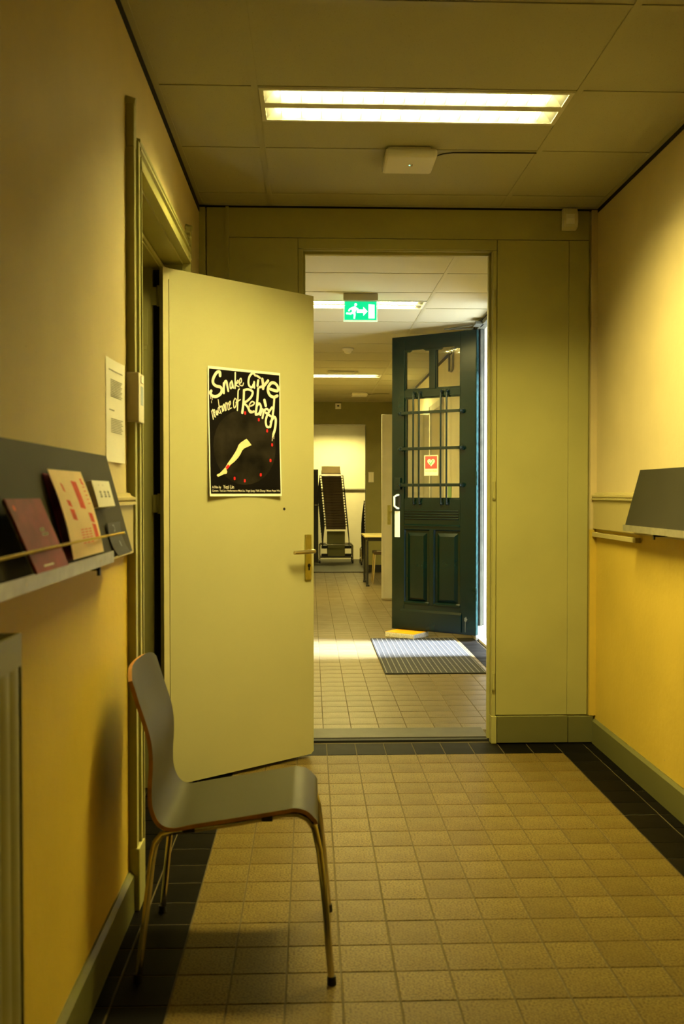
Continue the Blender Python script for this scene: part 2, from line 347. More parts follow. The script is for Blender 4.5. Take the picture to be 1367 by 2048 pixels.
# corner pieces
b = MB(); b.box(-0.574, -0.541, YB - 0.004, YB + 0.02, 0.13, 2.80); struct('trim_1', b, 'trim', 'narrow olive strip in the far left corner')
b = MB(); b.box(1.470, XR, YB - 0.010, YB + 0.02, 0.146, 2.80); struct('trim_2', b, 'wall', 'narrow plaster strip in the far right corner')
# black strips painted in place of the shade in the ceiling gaps
b = MB(); b.box(XL - 0.001, XL + 0.003, -1.5, YB, ZC - 0.034, ZC + 0.02); b.box(XR - 0.003, XR + 0.001, -1.5, YB, ZC - 0.020, ZC + 0.02); b.box(XL, XR, YB - 0.005, YB + 0.02, ZC - 0.010, ZC + 0.02)
struct('trim_3', b, 'black', 'black strip painted as the shadow gap under the ceiling edge')
# baseboards
def skirt(name, poly, a, c, axis, label):
    b = MB().prism(poly, a, c, axis); return struct(name, b, 'skirt', label)
skirt('baseboard_left', [(XL, 0), (XL + 0.018, 0), (XL + 0.018, 0.118), (XL + 0.006, 0.130), (XL, 0.130)], -1.5, 2.902, 'y', 'olive baseboard along the left wall')
skirt('baseboard_right', [(XR, 0), (XR - 0.018, 0), (XR - 0.018, 0.118), (XR - 0.006, 0.130), (XR, 0.130)], -1.5, YB - 0.008, 'y', 'olive baseboard along the right wall')
b = MB(); b.cbox(0.980, 1.354, YB - 0.020, YB + 0.012, 0.006, 0.147, 0.003); b.cbox(1.357, 1.490, YB - 0.014, YB + 0.012, 0.004, 0.144, 0.003)
b.cbox(-0.56, -0.04, YB - 0.014, YB + 0.012, 0.004, 0.144, 0.003)
struct('baseboard_back', b, 'skirt', 'olive baseboard pieces below the panelled wall')
# dado band on both walls
def dado(name, xw, s, y0, y1, label):
    r = struct(name, MB().cbox(min(xw, xw + s * 0.020), max(xw, xw + s * 0.020), y0, y1, 1.135, 1.290, 0.002), 'band', label)
    m = MB(); m.prism([(xw, 1.284), (xw + s * 0.030, 1.287), (xw + s * 0.030, 1.294), (xw + s * 0.022, 1.297), (xw + s * 0.027, 1.302), (xw + s * 0.027, 1.309), (xw + s * 0.014, 1.314), (xw + s * 0.010, 1.322), (xw, 1.324)], y0, y1, 'y')
    part('moulding', m, 'band', r, world=True)
dado('trim_4', XL, 1, -1.5, 2.902, 'tan dado band on the left wall')
dado('trim_5', XR, -1, -1.5, YB - 0.012, 'tan dado band on the right wall')
struct('trim_6', MB().cbox(XR - 0.024, XR, 4.14, YB - 0.012, 1.093, 1.117, 0.002), 'band', 'short batten below the dado band at the right')

# ------------------------------------------------------------------ left doorway casing (trim_7) and frame
ft = struct('trim_7', MB().box(XL, XL + 0.020, 2.908, 2.984, 0.20, 2.455), 'trim', 'moulded olive casing around the left doorway')
def casing(y0, y1, fl):
    s = 1 if not fl else -1
    a = y0 if not fl else y1
    m = MB()
    m.box(XL, XL + 0.026, min(a, a + s * 0.03), max(a, a + s * 0.03), 0.2, 2.50); m.box(XL, XL + 0.030, min(a + s * 0.055, a + s * 0.085), max(a + s * 0.055, a + s * 0.085), 0.2, 2.44)
    m.box(XL, XL + 0.034, min(a + s * 0.085, a + s * 0.095), max(a + s * 0.085, a + s * 0.095), 0.2, 2.40)
    part('side_moulding', m, 'trim', ft)
    c = MB()   # carved ear at the top of the upright
    for k in range(4):
        z = 2.545 - k * 0.026; q = 0.030 - 0.003 * k; yy = a + s * (0.010 + 0.012 * k)
        c.tube([(XL, yy, z), (XL + q, yy, z - 0.004)], [0.017, 0.012], 10)
    c.cbox(XL, XL + 0.0275, min(a - s * .001, a + s * 0.034), max(a - s * .001, a + s * 0.034), 2.40, 2.545, 0.004)
    part('carved_ear', c, 'trim', ft)
    p = MB(); p.cbox(XL, XL + 0.034, min(a - s * 0.004, a + s * 0.1), max(a - s * 0.004, a + s * 0.1), 0.0, 0.20, 0.004); part('plinth_block', p, 'trim', ft)
casing(2.905, 3.0, False); casing(4.2, 4.295, True)
part('far_upright', MB().box(XL, XL + 0.020, 4.216, 4.292, 0.20, 2.455), 'trim', ft)
hm = MB(); hm.prism([(XL, 2.36), (XL + 0.034, 2.36), (XL + 0.034, 2.372), (XL + 0.025, 2.376), (XL + 0.025, 2.415), (XL + 0.033, 2.420), (XL + 0.033, 2.430), (XL + 0.020, 2.436), (XL + 0.030, 2.446), (XL + 0.030, 2.456), (XL + 0.014, 2.462), (XL + 0.010, 2.478), (XL, 2.480)], 2.99, 4.21, 'y')
part('head_moulding', hm, 'trim', ft)
# reveals and the door frame set in the wall
b = MB(); b.box(-0.660, XL, 4.19, 4.201, 0, 2.36); b.box(-0.80, XL, 3.0, 4.2, 2.350, 2.362)
b.box(-0.80, -0.665, 3.0, 3.24, 0, 2.36); b.box(-1.05, -0.700, 4.125, 4.20, 0, 2.35); b.box(-0.745, -0.665, 3.24, 4.20, 2.318, 2.352); b.cbox(-0.672, -0.655, 3.0, 4.19, 2.325, 2.343, 0.003)
part('door_frame', b, 'trim', ft)
b = MB(); b.box(-0.701, -0.640, 4.150, 4.192, 0, 2.33); part('recess_shade', b, 'black', ft)  # black block painted as the shade between leaf and jamb
for z in (1.275, 2.195):
    h = MB(); h.tube([(-0.672, 4.117, z - 0.045), (-0.672, 4.117, z + 0.045)], 0.008, 10); h.box(-0.70, -0.655, 4.119, 4.126, z - 0.04, z + 0.04); part('hinge', h, 'trim', ft)
b = MB(); b.box(-0.745, -0.722, 4.1235, 4.1265, 1.98, 2.14); b.box(-0.744, -0.728, 4.1225, 4.1265, 1.96, 1.972); part('strike_plate', b, 'trim', ft)
# room behind the doorway, its darkness painted on as near black walls
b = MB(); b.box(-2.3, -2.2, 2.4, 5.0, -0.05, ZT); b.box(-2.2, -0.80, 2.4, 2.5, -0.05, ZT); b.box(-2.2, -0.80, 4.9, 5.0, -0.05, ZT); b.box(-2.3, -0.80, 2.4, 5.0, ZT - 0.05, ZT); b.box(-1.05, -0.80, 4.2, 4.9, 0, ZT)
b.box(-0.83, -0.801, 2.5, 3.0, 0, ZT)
struct('wall_side_room', b, 'dark_void', 'dark room behind the left doorway, shade put into its wall colour')

# ------------------------------------------------------------------ floor of the hall, tile by tile
fl = struct('floor', MB().box(-2.3, 1.70, -1.65, 4.88, -0.06, -0.002), 'grout', 'tiled hall floor, beige field with a black border')
TM = {}
def tile_mesh(w, d, key):
    k = (round(w, 4), round(d, 4), key)
    if k not in TM:
        c = 0.0012; x, y = w / 2, d / 2; m = MB()
        m.add([(-x, -y, -0.006), (x, -y, -0.006), (x, y, -0.006), (-x, y, -0.006), (-x, -y, -c), (x, -y, -c), (x, y, -c), (-x, y, -c), (-x + c, -y + c, 0), (x - c, -y + c, 0), (x - c, y - c, 0), (-x + c, y - c, 0)],
              [(i, (i + 1) % 4, 4 + (i + 1) % 4, 4 + i) for i in range(4)] + [(4 + i, 4 + (i + 1) % 4, 8 + (i + 1) % 4, 8 + i) for i in range(4)] + [(8, 9, 10, 11)])
        TM[k] = m.mesh('tile'); TM[k].materials.append(M[key])
    return TM[k]
G = 0.0024
xs = [XL, -0.517] + [-0.367 + 0.15 * k for k in range(12)] + [1.433, XR]
ys = [YB + 0.02] + [4.61 - 0.15 * k for k in range(42)]
rest = {'tile': MB(), 'tile_dark': MB()}
def lay(parent, x0, x1, y0, y1, key, single, z=0.0):
    x0 += G; x1 -= G; y0 += G; y1 -= G
    if x1 - x0 < 0.01 or y1 - y0 < 0.01: return
    zj = z + random.uniform(-0.0006, 0.0004)
    if single:
        o = bpy.data.objects.new('tile', tile_mesh(x1 - x0, y1 - y0, key)); COL.objects.link(o); o.parent = parent
        o.location = ((x0 + x1) / 2, (y0 + y1) / 2, zj); o.rotation_euler = (random.uniform(-.0012, .0012), random.uniform(-.0012, .0012), 0)
    else: rest[key].box(x0, x1, y0, y1, z - 0.006, z)
for j in range(len(ys) - 1):
    for i in range(len(xs) - 1):
        dark = j == 0 or i < 2 or i >= len(xs) - 3
        lay(fl, xs[i], xs[i + 1], ys[j + 1], ys[j], 'tile_dark' if dark else 'tile', j < 18)
for j in range(1, 12):
    for i in range(5): lay(fl, XL - 0.15 * (i + 1), XL - 0.15 * i, ys[j + 1], ys[j], 'tile_dark', False)
part('far_tiles', rest['tile'], 'tile', fl, stuff=True, label='beige floor tiles nearest the viewer'); part('border_tiles', rest['tile_dark'], 'tile_dark', fl, stuff=True, label='black border tiles nearest the viewer')
# sill of the doorway
b = MB(); b.cbox(-0.035, 0.950, 4.885, 5.080, -0.01, 0.015, 0.002); sl = struct('trim_8', b, 'stone', 'grey stone sill of the doorway')
part('black_strip', MB().box(-0.035, 0.950, 4.845, 4.884, -0.01, 0.010), 'rubber', sl)  # plain black strip along the front of the sill

# ------------------------------------------------------------------ floor of the corridor beyond
f2 = struct('floor', MB().box(-0.8, 1.86, 4.88, 15.45, -0.06, -0.002), 'grout', 'tiled floor of the corridor beyond the doorway')
xs2 = [-0.60] + [-0.558 + 0.157 * k for k in range(14)] + [1.50]
ys2 = [5.081 + 0.1465 * k for k in range(70)]
rest = {'tile_corridor': MB(), 'tile_dark': MB()}
for j in range(len(ys2) - 1):
    for i in range(len(xs2) - 1):
        dark = xs2[i] > 1.30 and 6.6 < ys2[j] < 8.25
        vis = xs2[i + 1] > -0.12 and j < 26
        lay(f2, xs2[i], xs2[i + 1], ys2[j], ys2[j + 1], 'tile_dark' if dark else 'tile_corridor', vis)
part('far_tiles', rest['tile_corridor'], 'tile_corridor', f2, stuff=True, label='beige tiles running away down the corridor')
if rest['tile_dark'].v: part('side_tiles', rest['tile_dark'], 'tile_dark', f2, stuff=True)
f3 = struct('floor', MB().box(-2.0, 3.2, 15.2, 18.4, -0.06, 0.004), 'dark_floor', 'dark grey floor of the far store room')

# ------------------------------------------------------------------ ceilings
def ceiling(label, z, cols, rows, lamps, x0, x1, y0, y1, name='ceiling'):
    c = struct(name, MB().box(x0 - 0.2, x1 + 0.2, y0 - 0.1, y1 + 0.1, z + 0.10, z + 0.16), 'black', label)
    for i in range(len(cols) - 1):
        for j in range(len(rows) - 1):
            a, d = rows[j], rows[j + 1]
            for l0, l1 in lamps:
                if i == 1 and a - 1e-6 <= l0 < d - 1e-6:
                    if l0 - a > 0.05: part('ceiling_panel', MB().cbox(cols[i] + .010, cols[i + 1] - .010, a + .010, l0 - .004, z + .003, z + .018, .002), 'panel', c)
                    a = l1
            if d - a > 0.05:
                part('ceiling_panel', MB().cbox(cols[i] + .010, cols[i + 1] - .010, a + .010 if a in rows else a + .004, d - .010, z + .003, z + .018, .002), 'panel', c)
    for x in cols[1:-1]: part('grid_bar', MB().box(x - .012, x + .012, rows[0], rows[-1], z, z + .004), 'tbar', c)
    for y in rows[1:-1]:
        for i in range(len(cols) - 1): part('grid_bar', MB().box(cols[i] + .0125, cols[i + 1] - .0125, y - .012, y + .012, z, z + .004), 'tbar', c)
    e = MB(); e.box(cols[0], cols[0] + .022, rows[0], rows[-1], z - .001, z + .003); e.box(cols[-1] - .022, cols[-1], rows[0], rows[-1], z - .001, z + .003); e.box(cols[0], cols[-1], rows[-1] - .022, rows[-1], z - .001, z + .003)
    part('edge_trim', e, 'tbar', c)
    return c
rows = [-1.5] + [4.61 - 0.6 * k for k in range(10, -1, -1)] + [YB - 0.002]
ceiling('suspended ceiling of the hall', ZC, [XL + .002, -0.204, 0.996, XR - .002], [r for r in rows], [(3.41, 3.71), (-0.19, 0.11)][:1], XL, XR, -1.5, YB)
rows2 = [4.92, 5.15] + [5.75 + 0.6 * k for k in range(16)] + [15.28]
ceiling('suspended ceiling of the corridor', Z2, [-0.6, -0.27, 0.93, 1.49], rows2, [(7.25, 7.55), (11.75, 12.05)], -0.6, 1.5, 4.95, 15.28)
struct('ceiling', MB().box(-2.0, 3.2, 15.3, 18.4, Z2 + 0.02, Z2 + 0.12), 'panel', 'plain ceiling of the far store room')
b = MB(); b.box(1.488, 1.512, 4.93, 15.3, Z2 - 0.03, Z2 + 0.02); struct('trim_9', b, 'black', 'black strip painted as the shadow gap along the corridor ceiling')  # solid black strip put in for the shade of the gap

# ------------------------------------------------------------------ corridor walls
b = MB(); b.box(-0.80, -0.60, 4.92, 15.45, -0.05, ZT); struct('wall_corridor_left', b, 'wall', 'left wall of the corridor')
b = MB(); b.box(1.5, 1.85, 5.05, 7.33, -0.05, ZT); b.box(1.5, 1.85, 8.17, 10.42, -0.05, ZT); b.box(1.5, 1.85, 11.32, 15.45, -0.05, ZT); b.box(1.5, 1.85, 7.33, 8.17, 2.80, ZT); b.box(1.5, 1.85, 10.42, 11.32, 2.31, ZT); b.box(1.75, 1.85, 10.42, 11.32, -0.05, 2.31)
struct('wall_corridor_right', b, 'wall_cream', 'right wall of the corridor with the street entrance')
b = MB(); b.box(-0.8, -0.03, 15.3, 15.45, -0.05, ZT); b.box(0.918, 1.85, 15.3, 15.45, -0.05, ZT); b.box(-0.03, 0.918, 15.3, 15.45, 2.456, ZT)
wf = struct('wall_corridor_end', b, 'wall_olive', 'olive end wall of the corridor with a doorway to the store room')
b = MB(); b.box(-2.0, 3.2, 18.2, 18.4, -0.05, ZT); b.box(-2.1, -2.0, 15.4, 18.4, -0.05, ZT); b.box(3.2, 3.3, 15.4, 18.4, -0.05, ZT); b.box(-2.1, -0.8, 15.30, 15.45, -0.05, ZT); b.box(1.85, 3.3, 15.30, 15.45, -0.05, ZT)
struct('wall_store_room', b, 'wall_cream', 'cream walls of the brightly lit store room')
struct('trim_10', MB().box(-1.9, 3.1, 18.17, 18.2, 1.382, 1.402), 'sign_box', 'thin rail across the store room wall')
struct('baseboard_corridor', MB().box(0.93, 1.49, 15.28, 15.30, 0.0, 0.12), 'black_metal', 'dark baseboard on the corridor end wall')
b = MB(); b.box(-0.05, 0.93, 15.20, 15.46, -0.01, 0.014); struct('trim_11', b, 'stone', 'dark sill of the store room doorway')

# ------------------------------------------------------------------ street entrance: frame, reveal, step
b = MB(); b.cbox(1.478, 1.545, 8.165, 8.265, 0.135, 2.80, 0.004); b.cbox(1.478, 1.545, 7.24, 7.34, 0.135, 2.80, 0.004); b.cbox(1.478, 1.545, 7.24, 8.265, 2.775, 2.81, 0.004)
en = struct('trim_12', b, 'frame_grey', 'worn grey green frame of the street entrance')
b = MB(); b.cbox(1.505, 1.530, 8.135, 8.166, 0.135, 2.775, 0.003); part('door_stop', b, 'frame_grey', en)
b = MB(); b.cbox(1.474, 1.550, 8.155, 8.27, 0.0, 0.135, 0.004); b.cbox(1.474, 1.550, 7.23, 7.345, 0.0, 0.135, 0.004); part('plinth_block', b, 'render_white', en)
b = MB(); b.box(1.546, 1.86, 8.160, 8.175, 0, 2.80); b.box(1.546, 1.86, 7.325, 7.34, 0, 2.80); b.box(1.546, 1.86, 7.34, 8.16, 2.79, 2.805); part('reveal', b, 'render_white', en)
b = MB(); b.tube([(1.44, 8.13, 2.775), (1.20, 8.22, 2.785), (1.47, 8.00, 2.79)], 0.006, 6); b.cbox(1.42, 1.50, 7.90, 8.05, 2.775, 2.80, 0.004); part('door_stay', b, 'frame_grey', en)
struct('trim_13', MB().cbox(1.50, 1.90, 7.33, 8.17, -0.03, 0.02, 0.004), 'render_white', 'white stone step of the street entrance')
struct('floor', MB().box(1.88, 9.0, -3.0, 18.0, -0.20, -0.12), 'render_white', 'pale pavement outside the street entrance')

# ------------------------------------------------------------------ door_1: the pale olive leaf opened into the hall
A = (-0.631, 4.086); LR = math.atan2(0.61588, 0.78784)
d1 = thing('door_1', 'open pale olive door at left with a black poster on it', 'door', (A[0], A[1], 0), LR); d1['kind'] = 'structure'
lf = part('leaf', MB().prism([(0.012, 0.016), (0.803, 0.016), (0.820, 0.030), (0.8215, 2.300), (0.012, 2.312)], 0.0, 0.040, 'y'), 'leaf', d1, world=False)
part('rebate_edge', MB().prism([(-0.019, 0.014), (0.008, 0.014), (0.0085, 2.262), (0.012, 2.264), (0.012, 2.3125), (-0.019, 2.315)], -0.0005, 0.030, 'y'), 'leaf_edge', d1, world=False)
pl = MB(); pl.cbox(0.7627, 0.8035, -0.007, 0.0, 0.890, 1.116, 0.002)
hp = part('handle_plate', pl, 'brass', lf, label='brass handle plate', world=False)
m = MB()
for x in (0.770, 0.796):
    for z in (0.900, 1.106): m.disc((x, -0.0068, z), 0.0032, (0, -1, 0), 0.0016, 10)
part('screw', m, 'nickel', lf, world=False)
m = MB(); m.tube([(0.783, -0.004, 1.034), (0.783, -0.045, 1.034)], 0.009, 12); m.tube([(0.790, -0.047, 1.034), (0.783, -0.049, 1.034), (0.72, -0.050, 1.033), (0.665, -0.048, 1.032)], [0.010, 0.0105, 0.0095, 0.009], 12)
part('lever_handle', m, 'nickel', lf, label='worn nickel lever handle', world=False)
m = MB(); m.disc((0.7862, -0.0065, 0.962), 0.009, (0, -1, 0), 0.002, 14); m.box(0.7825, 0.790, -0.0085, -0.006, 0.938, 0.960); part('key_slot', m, 'rubber', lf, world=False)
m = MB(); m.disc((0.6387, 0.001, 1.2443), 0.007, (0, -1, 0), 0.0014, 14); part('peep_hole', m, 'rubber', lf, world=False)

# poster taped to the leaf
po = thing('poster', 'black film poster with brush lettering taped to the pale olive door', 'poster', (A[0] + 0.2065 * math.cos(LR), A[1] + 0.2065 * math.sin(LR), 1.307), LR)
PW, PH = 0.406, 0.594
def curl(u, v):
    a = (u / PW - 0.5) * 2; q = max(0.0, 1 - v / PH)
    return -(0.0028 + 0.016 * a * a * q * q * (1.0 if a < 0 else 0.7) + 0.002 * math.sin(u * 11 + v * 7) ** 2)
def skew(u, v): return u + 0.0
def PP(u, v, l): return (u - 0.006 * (1 - v / PH) * 0 , curl(u, v) - 0.0006 * l, v)
def sheet(u0, u1, v0, v1, l, nu=14, nv=18, back=0.0):
    m = MB(); n = nu + 1
    m.add([PP(u0 + (u1 - u0) * i / nu, v0 + (v1 - v0) * j / nv, l) for j in range(nv + 1) for i in range(nu + 1)], [(j * n + i, j * n + i + 1, (j + 1) * n + i + 1, (j + 1) * n + i) for j in range(nv) for i in range(nu)], True)
    return m
def flat(polys, l):
    m = MB()
    for p in polys: m.add([PP(u, v, l) for u, v in p], [tuple(range(len(p)))])
    return m
paper = sheet(0, PW, 0, PH, 0); s2 = sheet(0, PW, 0, PH, -0.4); paper.add(s2.v, s2.f, True); part('paper', paper, 'paper', po, world=False)
part('black_print', sheet(0.006, PW - 0.006, 0.012, PH - 0.012, 1), 'black_ink', po, world=False)
nd = 14; dp = []
for r in range(6):
    for k in range(28):
        a0, a1 = 2 * PI * k / 28, 2 * PI * (k + 1) / 28; r0, r1 = 0.176 * r / 6, 0.176 * (r + 1) / 6
        q = [(0.200 + r0 * math.cos(a0), 0.229 + r0 * math.sin(a0)), (0.200 + r1 * math.cos(a0), 0.229 + r1 * math.sin(a0)), (0.200 + r1 * math.cos(a1), 0.229 + r1 * math.sin(a1)), (0.200 + r0 * math.cos(a1), 0.229 + r0 * math.sin(a1))]
        dp.append(q if r else q[1:3] + [q[0]])
part('printed_disc', flat(dp, 2), 'disc', po, world=False)
leg = [(x / 1000, z / 1000) for x, z in LEGP]
part('printed_leg', flat([leg], 3), 'skin_ink', po, world=False)
rd = [[(x / 1000, z / 1000) for x, z in CUFF]]
for x, z in DOTS: rd.append([((x + (8 if k % 2 else 6.3) * math.cos(k * PI / 6) * 0.75) / 1000, (z + (9 if k % 3 else 7) * math.sin(k * PI / 6)) / 1000) for k in range(12)])
part('red_marks', flat(rd, 4), 'red_ink', po, world=False)
polys = []
for wd, pts in STROKES: polys += [[(u / 1000, v / 1000) for u, v in p] for p in ribbon(wd * (1.15 if wd > 9 else 0.92), pts)]
part('title_lettering', flat(polys, 5), 'white_ink', po, world=False)
def text_part(txt, u, v, wd, ht, parent, matn, PPf, name='lettering'):
    vs, fs = text_mb(txt, wd, ht); m = MB(); m.add([PPf(u + a, v + c) for a, c in vs], fs); return part(name, m, matn, parent, world=False)
text_part('A Film by', 0.013, 0.037, 0.051, 0.011, po, 'white_ink', lambda a, c: PP(a, c, 3.5), 'credit_lettering')
text_part('Yezi Lin', 0.075, 0.036, 0.062, 0.016, po, 'white_ink', lambda a, c: PP(a, c, 3.5), 'credit_lettering')
text_part('Camera  Yezi Lin / Performance Maia Liu, Yingyi Jiang, Yizhi Zhang / Music Pepei Wu', 0.013, 0.022, 0.382, 0.009, po, 'white_ink', lambda a, c: PP(a, c, 3.5), 'credit_lettering')

# ------------------------------------------------------------------ ceiling lights
def lamp(x0, x1, y0, z, label, tm='tube', h=0.057):
    y1 = y0 + 0.30
    t = thing('ceiling_light', label, 'ceiling light', ((x0 + x1) / 2, y0 + 0.15, z), 0, 'recessed twin strip ceiling lights')
    f = MB(); e = 0.018
    f.box(x0, x1, y0, y0 + e, z - .002, z + .07); f.box(x0, x1, y1 - e, y1, z - .002, z + .07); f.box(x0, x0 + e, y0 + e, y1 - e, z - .002, z + .07); f.box(x1 - e, x1, y0 + e, y1 - e, z - .002, z + .07)
    f.box(x0, x1, y0, y1, z + .068, z + .072); part('frame', f, 'white_metal', t)
    c = (y0 + y1) / 2; part('centre_bar', MB().box(x0 + e, x1 - e, c - .022, c + .022, z - .001, z + .066), 'white_metal', t)
    for a, d in ((y0 + e + .001, c - .023), (c + .023, y1 - e - .001)):
        s = MB()
        s.add([(x0 + e, a, z), (x1 - e, a, z), (x1 - e, d, z), (x0 + e, d, z), (x0 + e + .04, a + .004, z + h), (x1 - e - .04, a + .004, z + h), (x1 - e - .04, d - .004, z + h), (x0 + e + .04, d - .004, z + h)], [(0, 1, 5, 4), (1, 2, 6, 5), (2, 3, 7, 6), (3, 0, 4, 7)])
        part('reflector', s, 'refl', t)
        part('tube_strip', MB().quad((x0 + e + .04, a + .004, z + h - .001), (x0 + e + .04, d - .004, z + h - .001), (x1 - e - .04, d - .004, z + h - .001), (x1 - e - .04, a + .004, z + h - .001)), tm, t)
        lv = MB(); nb = 14
        for k in range(nb): xb = x0 + e + .06 + (x1 - x0 - 2 * e - .12) * k / (nb - 1); lv.box(xb - .0008, xb + .0008, a + .003, d - .003, z + .002, z + min(.034, h - .004))
        part('louvre', lv, 'refl', t)
    return t
lamp(-0.190, 0.982, 3.41, ZC, 'twin strip ceiling light in the hall, nearest and largest')
lamp(-0.256, 0.916, 7.25, Z2, 'twin strip ceiling light in the corridor behind the green exit sign', 'tube', 0.018)
lamp(-0.256, 0.916, 11.75, Z2, 'small distant strip ceiling light beyond the smoke detector', 'tube', 0.018)
lamp(-0.1, 1.07, 17.35, Z2 - 0.056, 'strip ceiling light of the store room, hidden above its doorway', 'tube_store')

# ------------------------------------------------------------------ chair beside the left wall
ch = thing('chair', 'grey laminate shell chair with plywood edge and chrome legs by the left doorway', 'chair', (-0.21, 2.695, 0))
prof = [(-0.483, 0.836), (-0.463, 0.762), (-0.441, 0.685), (-0.430, 0.625), (-0.429, 0.57), (-0.432, 0.516), (-0.429, 0.465), (-0.410, 0.424), (-0.375, 0.411), (-0.319, 0.420), (-0.175, 0.441), (-0.073, 0.457), (-0.042, 0.461), (-0.010, 0.452), (0.014, 0.428), (0.021, 0.403)]
pr = smooth_line(prof, 5)
cum = [0.0]
for a, c in zip(pr, pr[1:]): cum.append(cum[-1] + math.hypot(c[0] - a[0], c[1] - a[1]))
NY = 14; Y0, Y1 = 2.500, 2.890; TH = 0.011
def shell_pt(i, u, off):
    p = pr[i]; a = pr[max(0, i - 1)]; c = pr[min(len(pr) - 1, i + 1)]
    tx, tz = c[0] - a[0], c[1] - a[1]; L = math.hypot(tx, tz); nx, nz = -tz / L, tx / L       # towards the sitter
    nx, nz = (nx, nz) if nx > 0 or nz > 0 else (-nx, -nz)
    s = abs(2 * u - 1)
    back = max(0.0, min(1.0, (p[1] - 0.50) / 0.25)); y = Y0 + (Y1 - Y0) * u
    x = p[0] - 0.024 * back * (1 - s * s); z = p[1]
    if i < 12: k = (1 - i / 12.0); z -= 0.022 * k * s ** 7
    if cum[-1] - cum[i] < 0.03: k = 1 - (cum[-1] - cum[i]) / 0.03; z += 0.014 * k * s ** 8
    seat = max(0.0, min(1.0, (p[0] + 0.40) / 0.12)) * max(0.0, min(1.0, (-0.06 - p[0]) / 0.12)); z -= 0.006 * seat * (1 - s * s)
    return (x + nx * off, y, z + nz * off)
n = NY + 1; N = len(pr); top = MB(); edge = MB()
T = [[shell_pt(i, j / NY, 0.0) for j in range(n)] for i in range(N)]; B = [[shell_pt(i, j / NY, -TH) for j in range(n)] for i in range(N)]
for grid in (T, B): top.add([v for r in grid for v in r], [(i * n + j, i * n + j + 1, (i + 1) * n + j + 1, (i + 1) * n + j) for i in range(N - 1) for j in range(NY)], True)
sh = part('seat_shell', top, 'laminate', ch)
def strip(P, Q): edge.add(P + Q, [(k, k + 1, len(P) + k + 1, len(P) + k) for k in range(len(P) - 1)], True)
strip([r[0] for r in T], [r[0] for r in B]); strip([r[-1] for r in T], [r[-1] for r in B]); strip(T[0], B[0]); strip(T[-1], B[-1])
part('plywood_edge', edge, 'ply', sh, label='orange brown plywood edge')
for (yf, yr, yt) in ((2.450, 2.481, 2.524), (2.883, 2.895, 2.866)):
    pts = [(0.055, yf, 0.018), (0.040, yf + (yt - yf) * .45, 0.200), (0.024, yf + (yt - yf) * .82, 0.340), (0.010, yt, 0.398), (-0.008, yt, 0.424), (-0.035, yt, 0.437), (-0.075, yt, 0.437)]
    part('leg', MB().tube([Vector(p) for p in pts], 0.0095, 12), 'chrome', ch)
    pts = [(-0.466, yr, 0.018), (-0.448, yr + (yt - yr) * .5, 0.190), (-0.434, yr + (yt - yr) * .85, 0.325), (-0.426, yt, 0.362), (-0.408, yt, 0.385), (-0.375, yt, 0.393), (-0.320, yt, 0.399)]
    part('leg', MB().tube(pts, 0.0095, 12), 'chrome', ch)
    part('seat_rail', MB().tube([(-0.322, yt, 0.3992), (-0.200, yt, 0.4155), (-0.072, yt, 0.437)], 0.0095, 10), 'chrome', ch)
    for x, y in ((0.0565, yf), (-0.4675, yr)): part('rubber_foot', MB().tube([(x, y, 0.0), (x - 0.001, y, 0.022)], [0.0125, 0.0115], 12), 'rubber', ch)
    m = MB(); m.cbox(-0.352, -0.318, yt - .012, yt + .012, 0.392, 0.412, .002); m.cbox(-0.135, -0.105, yt - .012, yt + .012, 0.420, 0.440, .002); part('spacer', m, 'rubber', ch)
m = MB(); m.tube([(-0.31, 2.524, 0.400), (-0.31, 2.866, 0.400)], 0.008, 10); part('cross_bar', m, 'chrome', ch)
m = MB(); m.tube([(-0.09, 2.524, 0.434), (-0.09, 2.866, 0.434)], 0.008, 10); part('cross_bar', m, 'chrome', ch)

# ------------------------------------------------------------------ sloping display boards
def shelf(xw, s, y0, y1, label, ry0, ry1, holes):
    t = thing('display_board', label, 'display board', (xw, (y0 + y1) / 2, 1.15))
    a = (xw + s * 0.001, 1.427); c = (xw + s * 0.073, 1.160); n = (0.963 * s, 0.263)
    m = MB().prism([a, c, (c[0] - n[0] * .012 , c[1] - n[1] * .012), (a[0] + s * 0.000, a[1] - 0.030)], y0, y1, 'y'); part('board', m, 'slate', t)
    m = MB(); x = c[0] + s * 0.004
    m.box(min(x, x + s * .002), max(x, x + s * .002), ry0, ry1, 1.149, 1.178); m.box(min(xw + s * .02, x), max(xw + s * .02, x), ry0, ry1, 1.149, 1.151); rl = part('rail', m, 'alu', t, label='aluminium lip rail')
    m = MB()
    for y in holes: m.disc((x + s * .002, y, 1.163), 0.004, (s, 0, 0), 0.0008, 10)
    part('screw', m, 'nickel', rl)
    for y in holes[-1:]:
        b = MB(); b.box(min(xw, x), max(xw, x), y - .006, y + .006, 1.140, 1.148); b.box(min(x - s * .006, x), max(x - s * .006, x), y - .006, y + .006, 1.128, 1.148); part('bracket', b, 'black_metal', t)
    return t
shelf(XL, 1, 0.35, 2.605, 'long dark grey display board on the left wall holding leaflets', 0.35, 2.335, (0.95, 1.62, 2.19))
shelf(XR, -1, 0.60, 4.15, 'dark grey display board with nothing on it on the right wall', 0.60, 4.15, (0.9, 2.4, 3.78))
NB = Vector((0.963, 0, 0.263)); DB = Vector((0.072, 0, -0.267)).normalized()
def brd(y, d, off):
    """point on the left board: y along it, d down from its top edge, off in front"""
    return Vector((-0.5735, y, 1.427)) + DB * d + NB * off
